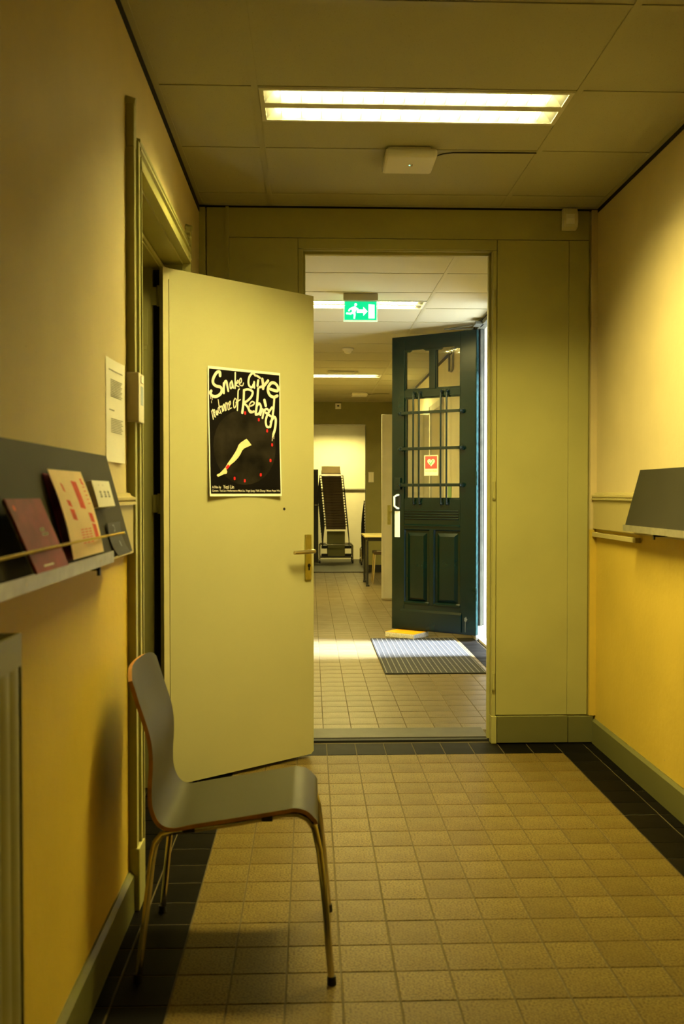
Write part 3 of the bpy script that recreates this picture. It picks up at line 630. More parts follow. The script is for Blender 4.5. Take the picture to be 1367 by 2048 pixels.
def slab(yL, yR, d0, d1, off0, off1, th, sk=0.0, bow=0.0, n=8):
    m = MB(); V = []
    for k in range(n + 1):
        t = k / n; d = d0 + (d1 - d0) * t; o = off0 + (off1 - off0) * t + bow * math.sin(PI * t); dy = sk * t
        V += [brd(yL + dy, d, o), brd(yR + dy, d, o), brd(yR + dy, d, o + th), brd(yL + dy, d, o + th)]
    F = [(0, 1, 2, 3), (4 * n, 4 * n + 3, 4 * n + 2, 4 * n + 1)]
    for k in range(n):
        for j in range(4): F.append((4 * k + j, 4 * k + (j + 1) % 4, 4 * k + 4 + (j + 1) % 4, 4 * k + 4 + j))
    return m.add(V, F)
# maroon booklet hanging in front of the rail
bl = thing('booklet', 'maroon booklet leaning over the rail of the left display board', 'booklet', tuple(brd(1.69, 0.27, 0.03)))
part('cover', slab(1.572, 1.776, 0.125, 0.262, 0.022, 0.036, 0.004, 0.018), 'maroon', bl)
part('pages', slab(1.576, 1.776, 0.126, 0.261, 0.0175, 0.0315, 0.0042, 0.018), 'pages', bl)
def brd_poly(polys, off):
    m = MB(); q = []
    for p in polys:
        if len(p) == 4 and callable(off):
            for k in range(6):
                L = lambda A, B, t: (A[0] + (B[0] - A[0]) * t, A[1] + (B[1] - A[1]) * t)
                q.append([L(p[0], p[3], k / 6), L(p[1], p[2], k / 6), L(p[1], p[2], (k + 1) / 6), L(p[0], p[3], (k + 1) / 6)])
        else: q.append(p)
    polys = q
    for p in polys: m.add([brd(y, d, off(d) if callable(off) else off) for y, d in p], [tuple(range(len(p)))])
    return m
def rects(rs): return [[(a, c), (b_, c), (b_, d), (a, d)] for a, b_, c, d in rs]
ob = lambda d: 0.022 + (d - 0.125) / 0.137 * 0.014 + 0.0046
part('light_print', brd_poly(rects([(1.700, 1.722, 0.183, 0.189), (1.702, 1.736, 0.193, 0.1965), (1.640, 1.700, 0.250, 0.253)]), ob), 'white_ink', bl)
part('orange_print', brd_poly([[(1.600 + .008 * math.cos(k), 0.142 + .006 * math.sin(k)) for k in range(6)]], ob), 'coral', bl)
# peach leaflet with red print
le = thing('leaflet', 'peach leaflet with bold red print standing on the left display board', 'leaflet', tuple(brd(2.06, 0.25, 0.02)))
part('sheet', slab(1.922, 2.195, 0.060, 0.256, 0.014, 0.018, 0.0015, -0.004, 0.006), 'peach', le)
part('back_leaf', slab(1.925, 2.19, 0.066, 0.256, 0.002, 0.004, 0.0015, -0.004), 'maroon', le, label='dark red back leaf')
ol = lambda d: 0.014 + (d - 0.06) / 0.196 * 0.004 + 0.0016 + 0.006 * math.sin(PI * (d - 0.06) / 0.196) + 0.0005
cr = [(2.065, 2.115, 0.084, 0.152), (1.970, 1.990, 0.090, 0.112), (1.972, 2.005, 0.128, 0.146), (1.976, 2.016, 0.148, 0.176), (2.125, 2.165, 0.160, 0.186), (2.132, 2.172, 0.186, 0.226), (2.150, 2.172, 0.078, 0.096)]
part('red_print', brd_poly([[(a, c), (b_ - .006, c + .003), (b_, d), (a + .006, d - .004)] for a, b_, c, d in cr], ol), 'coral', le)
fine = [(2.02 + 0.034 * (k % 3), 2.045 + 0.034 * (k % 3), 0.196 + 0.006 * (k // 3), 0.198 + 0.006 * (k // 3)) for k in range(18)] + [(2.15, 2.152 + 0.02, 0.078 + .01 * k, 0.080 + .01 * k) for k in range(7)]
part('fine_print', brd_poly(rects(fine), ol), 'coral', le)
# white card pad
pd = thing('card_pad', 'small cream white card pad with black symbols on the left display board', 'card', tuple(brd(2.32, 0.148, 0.01)))
part('pad', slab(2.236, 2.425, 0.083, 0.150, 0.008, 0.010, 0.018, -0.012), 'paper', pd)
op = 0.0285
sy = []
for k, yy in enumerate((2.272, 2.318, 2.358)):
    sy += rects([(yy, yy + .020, 0.112, 0.1145), (yy + .002, yy + .018, 0.118, 0.1200), (yy, yy + .022, 0.1235, 0.1255)]) + [[(yy + .003, 0.108), (yy + .006, 0.108), (yy + .008, 0.128), (yy + .005, 0.128)], [(yy + .014, 0.110), (yy + .017, 0.110), (yy + .019, 0.127), (yy + .016, 0.127)]]
    if k < 2: sy += rects([(yy + .008, yy + .012, 0.094, 0.0965)])
part('black_print_marks', brd_poly(sy, 0.0290), 'black_ink', pd)
# black card
bc = thing('card', 'glossy black card curling at the end of the left display board', 'card', tuple(brd(2.45, 0.27, 0.01)))
part('sheet', slab(2.345, 2.500, 0.190, 0.278, 0.010, 0.010, 0.0012, 0.024, -0.007), 'black_metal', bc)
part('light_print', brd_poly([[(2.40 + .012 * math.cos(k * .7), 0.205 + .010 * math.sin(k * .7)) for k in range(-3, 4)] + [(2.40 + .009 * math.cos(k * .7), 0.205 + .007 * math.sin(k * .7)) for k in range(3, -4, -1)], [(2.42, 0.240), (2.428, 0.240), (2.440, 0.255), (2.432, 0.255)]], 0.0116), 'bluegrey', bc)
st = thing('elastic_cord', 'yellow cord stretched across the left display board', 'cord', tuple(brd(2.54, 0.22, 0.004)))
part('cord', MB().tube([brd(2.545, 0.222, 0.003), brd(2.40, 0.222, 0.020), brd(1.848, 0.222, 0.043), brd(1.40, 0.224, 0.046), brd(0.8, 0.224, 0.046), brd(0.45, 0.222, 0.004)], 0.0028, 8), 'cord', st)
part('pin', MB().disc(brd(2.545, 0.222, 0.0), 0.004, NB, 0.006, 10), 'brass', st)

# notice, keypad, radiator on the left wall
no = thing('notice', 'white typed paper notice pinned on the left wall beside the doorway casing', 'notice', (XL, 2.71, 1.56))
def nx(y): t = (y - 2.605) / 0.210; return XL + 0.0015 + 0.010 * t * t
m = MB(); k = 10
for off in (0, 0.0004): m.add([(nx(2.605 + 0.210 * i / k) + off, 2.605 + 0.210 * i / k, z) for z in (1.412, 1.708) for i in range(k + 1)], [(i, i + 1, k + 2 + i, k + 1 + i) for i in range(k)], True)
part('sheet', m, 'paper', no)
m = MB()
def ln(y0, y1, z, h=0.002): m.add([(nx(y0) + .0014, y0, z), (nx((y0 + y1) / 2) + .0014, (y0 + y1) / 2, z), (nx(y1) + .0014, y1, z), (nx(y1) + .0014, y1, z + h), (nx((y0 + y1) / 2) + .0014, (y0 + y1) / 2, z + h), (nx(y0) + .0014, y0, z + h)], [(0, 1, 4, 5), (1, 2, 3, 4)])
ln(2.635, 2.79, 1.674, .003)
for i in range(11): ln(2.655, 2.785 - (i * 7 % 3) * .008, 1.648 - i * 0.0048)
ln(2.640, 2.70, 1.560, .003)
for i in range(9): ln(2.660, 2.790 - (i * 5 % 3) * .008, 1.536 - i * 0.0048)
part('typed_lines', m, 'ink', no)
kp = thing('door_opener_box', 'small white box with a label on the left doorway casing', 'switch box', (XL + 0.03, 2.95, 1.63))
part('housing', MB().cbox(XL, XL + 0.040, 2.894, 2.985, 1.545, 1.700, 0.003), 'plastic', kp)
part('label_patch', MB().box(XL + 0.0402, XL + 0.0406, 2.925, 2.965, 1.60, 1.66), 'bluegrey', kp)
part('button', MB().cbox(XL + 0.039, XL + 0.0425, 2.925, 2.965, 1.670, 1.692, 0.001), 'paper', kp)

ra = thing('radiator', 'olive ribbed panel radiator on the left wall under the display board', 'radiator', (XL, 1.1, 0))
ry0, ry1, rz0, rz1 = 0.45, 1.60, 0.13, 1.082
part('back_panel', MB().cbox(XL + .022, XL + .030, ry0, ry1, rz0, rz1 - .02, .002), 'rad', ra)
m = MB(); k = 23; pts = []
for i in range(k * 6 + 1):
    y = ry0 + .01 + (ry1 - ry0 - .02) * i / (k * 6); q = (i % 6) / 6; pts.append((XL + .0735 + (.0030 * math.sin(PI * q)), y))
V = [(x, y, z) for z in (rz0 + .02, rz1 - .055) for x, y in pts]; n_ = len(pts)
m.add(V, [(i, i + 1, n_ + i + 1, n_ + i) for i in range(n_ - 1)])
m.box(XL + .055, XL + .0765, ry0 + .005, ry1 - .005, rz1 - .056, rz1 - .014); m.box(XL + .055, XL + .0765, ry0 + .005, ry1 - .005, rz0, rz0 + .022)
part('front_panel', m, 'rad', ra)
m = MB(); m.cbox(XL + .020, XL + .076, ry1 - .004, ry1 + .001, rz0 + .01, rz1 - .004, .001); m.cbox(XL + .020, XL + .076, ry0 - .001, ry0 + .004, rz0 + .01, rz1 - .004, .001); part('side_cover', m, 'rad', ra)
m = MB(); m.box(XL + .020, XL + .027, ry0, ry1, rz1 - .010, rz1); m.box(XL + .068, XL + .076, ry0, ry1, rz1 - .014, rz1)
y = ry0
while y < ry1: m.box(XL + .026, XL + .069, y, y + .006, rz1 - .008, rz1 - .001); y += 0.0185
part('top_grille', m, 'rad', ra)
m = MB()
for y in (ry0 + .15, ry1 - .15):
    for z in (0.25, 0.95): m.box(XL, XL + .024, y - .02, y + .02, z - .02, z + .02)
part('wall_bracket', m, 'rad', ra)
part('supply_pipe', MB().tube([(XL + .045, ry0 + .05, rz0 + .01), (XL + .045, ry0 + .05, 0.0)], .008, 8), 'rad', ra)

# ------------------------------------------------------------------ small things on the hall ceiling and wall
def access_point(x, y, z, s, label, cable):
    t = thing('access_point', label, 'router', (x, y, z))
    h = s / 2; part('housing', MB().cbox(x - h, x + h, y - h, y + h, z - .044, z - .006, .012), 'plastic', t)
    part('mount_plate', MB().cbox(x - h * .9, x + h * .74, y - h * .96, y + h * .8, z - .008, z, .002), 'white_metal', t)
    m = MB(); m.disc((x + .002, y - .005, z - .0441), .0030, (0, 0, -1), .0008, 10); part('led', m, 'green_led', t, label='lit green indicator')
    m = MB(); m.box(x + .012, x + .015, y - .018, y + .008, z - .0448, z - .044); part('logo_mark', m, 'ink', t)
    part('cable', MB().tube(cable, .0028, 6), 'black_metal', t)
access_point(0.434, 4.068, ZC, 0.224, 'square white wireless box with a green light on the hall ceiling', [(0.540, 4.02, ZC - .020), (0.575, 4.01, ZC - .012), (0.62, 4.016, ZC - .004), (0.80, 4.014, ZC - .003), (0.985, 4.012, ZC - .003)])
access_point(0.74, 13.95, Z2, 0.24, 'far small white wireless box on the corridor ceiling', [(0.85, 13.95, Z2 - .02), (1.0, 13.98, Z2 - .004), (1.2, 13.98, Z2 - .004)])
se = thing('motion_sensor', 'cream motion sensor high in the right corner of the panelled wall', 'sensor', (1.345, YB, 2.75))
m = MB(); pf = [(0.0, 0.052), (-0.035, 0.050), (-0.050, 0.020), (-0.054, -0.015), (-0.044, -0.048), (-0.015, -0.056), (0.0, -0.056)]
for sx in (0,): m.prism([(YB - .004 + a, 2.748 + c) for a, c in pf], 1.312, 1.384, 'x')
part('housing', m, 'plastic', se)
m = MB(); m.prism([(YB - .0545, 2.765), (YB - .0595, 2.742), (YB - .055, 2.715), (YB - .050, 2.715), (YB - .050, 2.765)], 1.322, 1.366, 'x'); part('lens', m, 'paper', se)

# ------------------------------------------------------------------ exit sign
ex = thing('exit_sign', 'lit green emergency exit sign with running man hanging in the corridor', 'sign', (0.38, 7.0, Z2))
part('housing', MB().cbox(0.249, 0.511, 6.965, 7.035, 2.775, Z2, .004), 'sign_box', ex)
m = MB(); m.cbox(0.252, 0.258, 6.990, 7.010, 2.628, 2.778, .001); m.cbox(0.502, 0.508, 6.990, 7.010, 2.628, 2.778, .001); m.cbox(0.250, 0.510, 6.985, 7.012, 2.622, 2.632, .002); part('clear_edge', m, 'acrylic', ex)
part('green_panel', MB().cbox(0.259, 0.501, 6.994, 7.006, 2.633, 2.772, .001), 'sign_green', ex)
def sg(x, y): return (0.259 + (x - 320) / 735 * 0.242, 2.633 + (775 - y) / 385 * 0.139)
SG = [[(870, 445), (1010, 455), (1012, 742), (872, 742)],                                   # doorway
      [(600, 555), (750, 555), (750, 500), (850, 595), (750, 690), (750, 625), (600, 625)],     # arrow
      [(480, 520), (560, 480), (590, 560), (560, 640), (490, 625)],                             # torso
      [(560, 490), (640, 540), (625, 575), (555, 540)], [(500, 500), (420, 545), (400, 590), (430, 600), (450, 565), (510, 550)],
      [(545, 610), (575, 650), (560, 752), (525, 750), (530, 670), (500, 630)], [(510, 600), (450, 625), (360, 620), (350, 655), (460, 665), (530, 640)],
      [(575 + 32 * math.cos(k * PI / 5), 455 + 32 * math.sin(k * PI / 5)) for k in range(10)]]
m = MB()
for p in SG: m.add([(sg(x, y)[0], 6.9928, sg(x, y)[1]) for x, y in p], [tuple(range(len(p)))])
part('pictogram', m, 'sign_white', ex, label='white running man, arrow and doorway')

sm = thing('smoke_detector', 'white smoke detector on the corridor ceiling beyond the exit sign', 'detector', (0.39, 9.64, Z2))
m = MB(); m.tube([(0.39, 9.64, Z2), (0.39, 9.64, Z2 - .018), (0.39, 9.64, Z2 - .020), (0.39, 9.64, Z2 - .045), (0.39, 9.64, Z2 - .052)], [.055, .055, .042, .034, .022], 20); part('housing', m, 'plastic', sm)
part('base_ring', MB().disc((0.39, 9.64, Z2), .062, (0, 0, -1), .008, 20), 'white_metal', sm)
m = MB(); m.cbox(0.215, 0.588, 11.42, 11.50, Z2 - .022, Z2, .003); cr_ = thing('ceiling_rail', 'thin white rail on the corridor ceiling before the far light', 'rail', (0.4, 11.46, Z2)); part('bar', m, 'white_metal', cr_)
m = MB(); m.cbox(0.215, 0.245, 11.41, 11.51, Z2 - .034, Z2 - .001, .003); m.cbox(0.545, 0.59, 11.41, 11.51, Z2 - .034, Z2 - .001, .003); part('end_clip', m, 'plastic', cr_)
m = MB(); m.cbox(0.411, 0.508, 15.26, 15.30, 2.712, 2.803, .004); so = thing('wall_speaker', 'small white box high on the corridor end wall', 'sensor', (0.46, 15.3, 2.75)); part('housing', m, 'plastic', so)
part('opening', MB().box(0.442, 0.475, 15.257, 15.261, 2.748, 2.775), 'rubber', so)
sw = thing('light_switch', 'double light switch on the corridor end wall beside the store room doorway', 'switch', (1.0, 15.3, 1.58))
part('plate', MB().cbox(0.962, 1.052, 15.288, 15.30, 1.495, 1.665, .003), 'grey_door', sw)
for x in (0.968, 1.011): part('rocker', MB().cbox(x, x + .036, 15.282, 15.289, 1.505, 1.655, .002), 'plastic', sw)

# ------------------------------------------------------------------ door_2: dark green street door, opened inwards
GL = 0.848; GR = math.atan2(-0.5601, 0.8284)
gd = thing('door_2', 'dark green panelled street door with barred glass standing open', 'door', (0.760, 8.576, 0), GR); gd['kind'] = 'structure'
def gp(name, mb, m='green', label=None, parent=None): return part(name, mb, m, parent or gd, label=label, world=False)
zb, zt, T_ = 0.052, 2.765, 0.045
gp('stile', MB().cbox(0, 0.130, 0, T_, zb, zt, .003)); gp('stile', MB().cbox(0.697, GL, 0, T_, zb, zt, .003))
gp('rail', MB().cbox(0.1301, 0.6969, 0, T_, 2.635, zt - .001, .002)); gp('rail', MB().cbox(0.1301, 0.6969, 0.001, T_, 2.198, 2.268, .002)); gp('rail', MB().cbox(0.1301, 0.6969, 0.001, T_, 0.985, 1.268, .002)); gp('rail', MB().cbox(0.1301, 0.6969, 0.001, T_, zb, 0.292, .002))
gp('mullion', MB().cbox(0.392, 0.448, 0.001, T_, 2.268, 2.635, .004)); gp('mullion', MB().cbox(0.387, 0.433, 0.001, T_, 0.292, 0.985, .004))
for u0, u1 in ((0.130, 0.392), (0.448, 0.697)):
    gp('head_moulding', MB().prism([(u0, 2.640), (u0, 2.615), (u0 + .045, 2.618), (u0 + .070, 2.634), (u1 - .070, 2.634), (u1 - .045, 2.618), (u1, 2.615), (u1, 2.640)], 0.004, 0.03, 'y'))
    b = MB(); w_ = 0.012
    b.box(u0, u0 + w_, 0.010, 0.036, 2.268, 2.62); b.box(u1 - w_, u1, 0.010, 0.036, 2.268, 2.62); b.box(u0, u1, 0.010, 0.036, 2.268, 2.280); gp('glazing_bead', b)
    gp('pane', MB().box(u0 + .002, u1 - .002, 0.020, 0.024, 2.269, 2.63), 'glass')
b = MB(); b.box(0.130, 0.150, 0.012, 0.036, 1.268, 2.198); b.box(0.683, 0.697, 0.012, 0.036, 1.268, 2.198); b.box(0.150, 0.683, 0.012, 0.036, 2.186, 2.198); b.box(0.150, 0.683, 0.008, 0.036, 1.268, 1.278); gp('glazing_bead', b)
gp('pane', MB().box(0.132, 0.695, 0.020, 0.024, 1.27, 2.196), 'glass')
for u in (0.235, 0.294, 0.514, 0.572):
    b = MB(); b.tube([(u, 0.002, 2.236), (u, -0.018, 2.240), (u, -0.026, 2.215), (u, -0.026, 1.252), (u, -0.018, 1.226), (u, 0.002, 1.230)], 0.0085, 8)
    for z in (2.240, 1.226): b.disc((u, -0.012, z), .016, (0, 1, 0), .014, 12); b.tube([(u, -.014, z), (u, -.024, z), (u, -.030, z)], [.012, .011, .004], 10)
    gp('vertical_bar', b, 'green_iron')
for z in (2.055, 1.726, 1.393):
    b = MB(); b.cbox(0.085, 0.730, -0.040, -0.034, z - .0135, z + .0135, .002)
    for u in (0.100, 0.716): b.disc((u, -0.040, z), .020, (0, 1, 0), .042, 12); b.tube([(u, -.040, z), (u, -.050, z), (u, -.054, z)], [.013, .011, .004], 10)
    for u in (0.235, 0.294, 0.514, 0.572): b.tube([(u, -.040, z), (u, -.045, z)], [.007, .004], 8)
    gp('cross_bar', b, 'green_iron')
for k in range(4): gp('reed_moulding', MB().tube([(0.135, 0.0, 1.086 + .024 * k), (0.680, 0.0, 1.086 + .024 * k)], .0085, 8))
gp('ledge', MB().prism([(0.002, 1.012), (-0.012, 1.016), (-0.012, 1.024), (0.002, 1.034)], 0.130, 0.690, 'x'))
for u0, u1 in ((0.130, 0.387), (0.433, 0.697)):
    b = MB(); z0, z1 = 0.292, 0.985; e0, e1 = 0.022, 0.060
    R = lambda e, y: [(u0 + e, y, z0 + e), (u1 - e, y, z0 + e), (u1 - e, y, z1 - e), (u0 + e, y, z1 - e)]
    V = R(0, .002) + R(.010, .020) + R(.030, .022) + R(.060, .006); F = []
    for r in range(3):
        for k in range(4): F.append((r * 4 + k, r * 4 + (k + 1) % 4, r * 4 + 4 + (k + 1) % 4, r * 4 + 4 + k))
    F.append((12, 13, 14, 15)); b.add(V, F); b.box(u0, u1, .030, .036, z0, z1)
    gp('door_panel', b)
    gp('sill_moulding', MB().prism([(0.004, z0 - .002), (-0.008, z0 + .002), (-.006, z0 + .016), (0.012, z0 + .030)], u0 + .002, u1 - .002, 'x'))
gp('kick_board', MB().prism([(0.002, .070), (-0.014, .070), (-0.014, .225), (-0.004, .246), (0.002, .246)], 0.096, 0.712, 'x'))
b = MB(); b.box(GL + .0002, GL + .004, 0.002, T_ - .002, zb + .003, zt - .003); gp('hinge_edge', b, 'teal', 'teal edge, daylight painted into its colour')
for z in (0.42, 1.45, 2.45): gp('hinge', MB().tube([(GL + .008, -0.006, z - .06), (GL + .008, -0.006, z + .06)], .009, 10), 'teal')
gp('rim_lock', MB().cbox(0.034, 0.098, -0.020, 0.0, 1.350, 1.462, .003), 'green_iron')
gp('latch_cylinder', MB().disc((0.062, -.020, 1.40), .012, (0, -1, 0), .008, 14), 'green_iron')
b = MB(); b.tube([(0.070, 0.0, 1.302), (0.070, -0.03, 1.300), (0.050, -0.045, 1.285), (0.050, -0.045, 1.200), (0.070, -0.03, 1.180), (0.070, 0.0, 1.178)], .010, 10)
gp('pull_handle', b, 'cool_white', 'white pull handle'); gp('handle_shadow', MB().cbox(0.062, 0.092, -0.006, 0.0, 1.188, 1.292, .002), 'rubber')  # black slab painted as the shadow behind the pull handle
gp('white_plate', MB().cbox(0.032, 0.085, -0.005, 0.0, 0.910, 1.152, .001), 'cool_white', 'blank white plate')
b = MB(); b.add([(0.753 + r * math.cos(a), -0.0008, 0.19 + 1.6 * r * math.sin(a)) for r, a in zip([.018, .012, .017, .010, .016, .012, .018, .011, .015, .012], [k * PI / 5 for k in range(10)])], [tuple(range(10))]); b.box(0.748, 0.752, -0.0008, 0, 0.075, 0.18); gp('paint_splash', b, 'frame_grey')
# sticker on the glass
sk = thing('sticker', 'red smoke free sticker with heart and tick on the green door glass', 'sticker', (0.760 + 0.347 * math.cos(GR) - 0.017 * math.sin(-GR), 8.576 + 0.347 * math.sin(GR) + 0.017 * math.cos(GR), 1.477), GR)
def sp(name, polys, m, l):
    b = MB()
    for p in polys: b.add([(x, -.0004 * l, z) for x, z in p], [tuple(range(len(p)))])
    return part(name, b, m, sk, world=False)
SW_, SH_ = 0.146, 0.190
b = MB(); b.box(0, SW_, 0.0, 0.0016, 0, SH_); part('backing', b, 'sign_box', sk, world=False)
sp('cream_ground', [[(.005, .004), (SW_ - .005, .004), (SW_ - .005, SH_ - .006), (.005, SH_ - .006)]], 'st_cream', 1)
sp('red_square', [[(.012, .064), (SW_ - .012, .064), (SW_ - .012, .180), (.012, .180)]], 'st_red', 2)
sp('heart', [[(SW_ / 2 + 0.0024 * 16 * math.sin(t) ** 3, 0.124 + 0.0024 * (13 * math.cos(t) - 5 * math.cos(2 * t) - 2 * math.cos(3 * t) - math.cos(4 * t))) for t in [2 * PI * k / 32 for k in range(32)]]], 'st_cream', 3)
sp('tick', ribbon(.008, [(.056, .122), (.069, .102), (.094, .146)], 1), 'st_green', 4)
text_part('ROOKVRIJE', 0.016, 0.036, 0.114, 0.015, sk, 'st_green', lambda a, c: (a, -.0010, c))

# ------------------------------------------------------------------ things on the corridor floor
dm = thing('entrance_mat', 'grey ribbed entrance mat in front of the green street door', 'mat', (0.92, 7.46, 0))
part('fibre', MB().cbox(0.542, 1.292, 6.655, 8.272, 0.0, 0.009, .003), 'mat_fibre', dm)
b = MB()
for k in range(19): x = 0.556 + k * 0.040; b.box(x - .003, x + .003, 6.66, 8.268, 0.008, 0.0115)
part('ribs', b, 'mat_rib', dm, label='aluminium ribs')
bk = thing('door_stopper', 'thick slab with bright orange top wedged under the green street door', 'doorstop', (0.885, 8.415, 0.0), -0.66)
part('slab', MB().cbox(-0.155, 0.155, -0.130, 0.130, 0.0005, 0.045, .004), 'pages', bk, world=False)
part('top_face', MB().cbox(-0.153, 0.153, -0.128, 0.128, 0.045, 0.049, .0015), 'orange', bk, label='bright orange top', world=False)

# ------------------------------------------------------------------ door_3: grey leaf further down, folded out from the right wall
d3 = thing('door_3', 'grey white door leaf standing open down the corridor behind the green door', 'door', (1.46, 11.30, 0)); d3['kind'] = 'structure'
part('leaf', MB().cbox(0.877, 1.46, 11.29, 11.33, 0.02, 2.284, .003), 'grey_door', d3)
part('edge_strip', MB().cbox(0.8755, 0.905, 11.284, 11.336, 0.02, 2.286, .002), 'grey_door', d3)
hp = part('handle_plate', MB().cbox(0.945, 0.985, 11.283, 11.290, 0.93, 1.17, .002), 'brass', d3, label='brass handle plate')
part('lever_handle', MB().tube([(0.965, 11.284, 1.09), (0.965, 11.24, 1.09), (1.06, 11.236, 1.09)], .009, 8), 'brass', hp)
part('lock_edge', MB().box(0.8745, 0.8756, 11.30, 11.32, 0.95, 1.15), 'nickel', d3)
b = MB(); b.cbox(1.470, 1.502, 10.34, 10.42, 0, 2.39, .004); b.cbox(1.470, 1.502, 11.335, 11.40, 0, 2.39, .004); b.cbox(1.470, 1.502, 10.34, 11.40, 2.31, 2.39, .004)
struct('trim_14', b, 'grey_door', 'grey white casing of the side doorway down the corridor')
nt_ = thing('notice_board', 'green and white notice seen through the green door glass', 'notice', (1.498, 9.86, 1.25))
part('sheet', MB().box(1.494, 1.4995, 9.75, 10.08, 1.10, 1.42), 'notice_green', nt_); part('white_sheet', MB().box(1.4925, 1.494, 9.98, 10.12, 1.08, 1.44), 'paper', nt_)
pi_ = thing('wall_pipe', 'thin pipe with bend high on the corridor wall behind the green door', 'pipe', (1.47, 9.6, 2.7))
part('pipe', MB().tube([(1.480, 9.55, 2.83), (1.480, 9.55, 2.64), (1.480, 9.58, 2.61), (1.480, 9.66, 2.60), (1.480, 9.80, 2.62), (1.480, 9.80, 2.83)], .012, 8), 'frame_grey', pi_)

# ------------------------------------------------------------------ table and chair at the far end
tb = thing('table', 'pale topped black table against the right wall far down the corridor', 'table', (1.13, 13.3, 0))
part('table_top', MB().cbox(0.755, 1.49, 12.88, 13.68, 0.695, 0.722, .004), 'table_top', tb)
part('apron', MB().cbox(0.80, 1.47, 12.93, 13.63, 0.640, 0.694, .003), 'black_metal', tb)
for x, y in ((0.80, 12.94), (1.45, 12.94), (0.80, 13.60), (1.45, 13.60)):
    b = MB(); b.cbox(x - .016, x + .016, y - .016, y + .016, 0.02, 0.642, .002); b.cbox(x - .02, x + .03, y - .03, y + .02, 0.0, 0.025, .004); part('leg', b, 'black_metal', tb)
c2 = thing('stool', 'dark seated stool with metal legs pushed under the far table', 'stool', (1.12, 13.45, 0))
part('seat', MB().cbox(0.915, 1.30, 13.25, 13.62, 0.425, 0.470, .010), 'seat_dark', c2)
part('seat_trim', MB().cbox(0.955, 1.30, 13.24, 13.26, 0.470, 0.482, .002), 'chrome', c2)
for x, y in ((0.935, 13.28), (1.28, 13.28), (0.935, 13.60), (1.28, 13.60)): part('leg', MB().tube([(x, y, .425), (x - .03 if x < 1 else x + .03, y - .01, 0.0)], .011, 8), 'chrome', c2)

# ------------------------------------------------------------------ store room: cabinet, carts and stacked chairs
cb = thing('cabinet', 'tall dark cabinet at the left edge of the store room doorway', 'cabinet', (-0.15, 17.7, 0))
part('body', MB().cbox(-0.50, 0.148, 17.45, 18.0, 0.0, 1.765, .004), 'cab', cb)
for x0, x1 in ((-0.49, -0.178), (-0.172, 0.140)): part('door', MB().cbox(x0, x1, 17.43, 17.45, 0.06, 1.75, .003), 'cab', cb)
part('handle', MB().cbox(0.08, 0.13, 17.42, 17.431, 1.08, 1.095, .002), 'chrome', cb)

def stack_chair(label, group):
    t = thing('stacking_chair', label, 'chair', (0, 0, 0), 0, group)
    m = MB(); V = []; ns = 8
    pf = [(-0.200, -0.031), (-0.207, -0.014), (-0.192, 0.0), (-0.10, 0.0), (0.05, -0.006), (0.18, -0.002), (0.215, 0.03), (0.225, 0.10)]
    for (y, z) in pf: V += [(-0.183, y, z), (0.183, y, z), (0.183, y + .004, z - .010), (-0.183, y + .004, z - .010)]
    F = [(0, 1, 2, 3), (4 * len(pf) - 4, 4 * len(pf) - 1, 4 * len(pf) - 2, 4 * len(pf) - 3)]
    for k in range(len(pf) - 1):
        for j in range(4): F.append((4 * k + j, 4 * k + (j + 1) % 4, 4 * k + 4 + (j + 1) % 4, 4 * k + 4 + j))
    part('seat', m.add(V, F), 'seat_dark', t, world=False)
    for s in (-1, 1):
        part('leg', MB().tube([(s * .215, -.17, -.012), (s * .240, -.21, -.25), (s * .250, -.225, -.43)], .009, 6), 'black_metal', t, world=False)
        part('side_rail', MB().tube([(s * .183, -.206, -.006), (s * .215, -.19, -.006), (s * .215, .19, -.006)], .0095, 6), 'chrome', t, world=False)
    return t
def copy_chair(src, loc, rz, label, group):
    r = src.copy(); COL.objects.link(r); r.location = loc; r.rotation_euler = (0, 0, rz); r['label'] = label; r['group'] = group
    for c in list(src.children): d = c.copy(); COL.objects.link(d); d.parent = r
    return r
ORD = ['first', 'second', 'third', 'fourth', 'fifth', 'sixth', 'seventh', 'eighth', 'ninth', 'tenth', 'eleventh', 'twelfth', 'thirteenth', 'fourteenth', 'fifteenth', 'sixteenth', 'seventeenth', 'eighteenth', 'nineteenth', 'twentieth']
G1, G2 = 'stacked chairs on the central cart', 'stacked chairs at the right edge of the store room doorway'
L1 = 'dark seated stacking chair in the tall stack on the central cart in the store room'; L2 = 'stacking chair in the leaning stack at the right edge of the store room doorway'
proto = stack_chair(L1, G1)
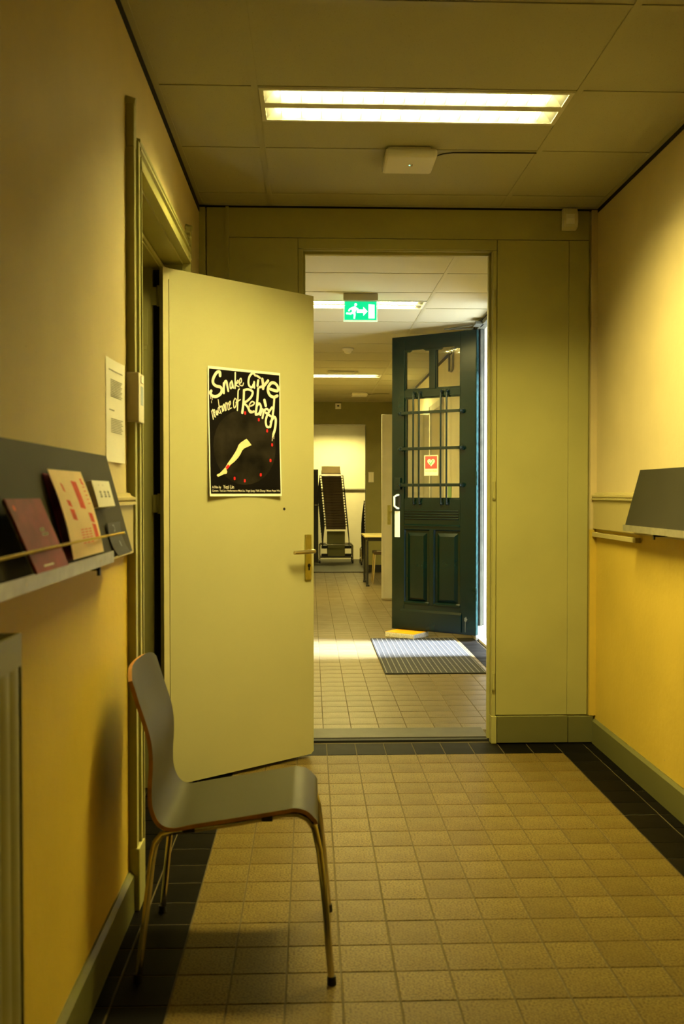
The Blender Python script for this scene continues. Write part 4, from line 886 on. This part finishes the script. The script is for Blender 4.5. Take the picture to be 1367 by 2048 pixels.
for k in range(20):
    loc = (0.472 - 0.0042 * k - 0.00006 * (k - 10) ** 2 + (0.006 if k < 6 else 0), 17.28, 0.715 + 0.049 * k)
    if k == 0: o = proto; o.location = loc
    else: o = copy_chair(proto, loc, 0, 'chair %s from the bottom of the tall central stack on the cart' % ORD[k], G1)
    if k == 19:
        o['label'] = 'topmost chair of the central stack, its beige backrest showing'; 
        part('backrest', MB().cbox(-0.175, 0.175, 0.215, 0.235, 0.045, 0.185, .006), 'beige_lam', o, world=False, label='beige backrest')
    if k == 0: part('front_lip', MB().cbox(-0.183, 0.183, -0.20, -0.185, -0.075, -0.02, .003), 'seat_dark', o, world=False); o['label'] = 'lowest chair of the central stack on the cart'
for k in range(14): copy_chair(bpy.data.objects['stacking_chair.001'], (1.245 - 0.004 * k + 0.0011 * k * k * 0.2, 16.75, 0.50 + 0.052 * k), -0.30, 'chair %s from the bottom of the right hand stack in the store room' % ORD[k], G2)
def cart(x0, x1, y, h, label):
    t = thing('chair_cart', label, 'cart', ((x0 + x1) / 2, y, 0))
    for yy in (y, y + .42):
        part('frame', MB().tube([(x0, yy, .07), (x0, yy, h - .02), (x0 + .02, yy, h), (x1 - .02, yy, h), (x1, yy, h - .02), (x1, yy, .07)], .013, 8), 'chrome', t)
    for x in (x0, x1): part('side_bar', MB().tube([(x, y, .12), (x, y + .42, .12)], .012, 8), 'chrome', t)
    part('deck', MB().cbox(x0, x1, y + .02, y + .40, .105, .125, .003), 'black_metal', t)
    for a, c in ((x0 + .03, x0 + .15), (x1 - .15, x1 - .03)):
        for z in (h - .075, .13): part('clamp', MB().cbox(a, c, y - .02, y + .02, z, z + .055, .006), 'rubber', t)
    for x in (x0, x1):
        for yy in (y, y + .42):
            wv = part('wheel', MB().disc((x - .012, yy, .035), .035, (1, 0, 0), .024, 14), 'rubber', t)
            part('fork', MB().cbox(x - .018, x + .018, yy - .012, yy + .012, .036, .082, .003), 'chrome', wv)
    part('centre_panel', MB().cbox((x0 + x1) / 2 - .17, (x0 + x1) / 2 + .17, y + .20, y + .215, .126, h + .24, .003), 'wall_olive', t)
cart(0.172, 0.788, 17.15, 0.355, 'chrome chair cart with black clamps under the central stack')
cart(0.93, 1.52, 16.75, 0.30, 'second chair cart at the right edge of the store room doorway')
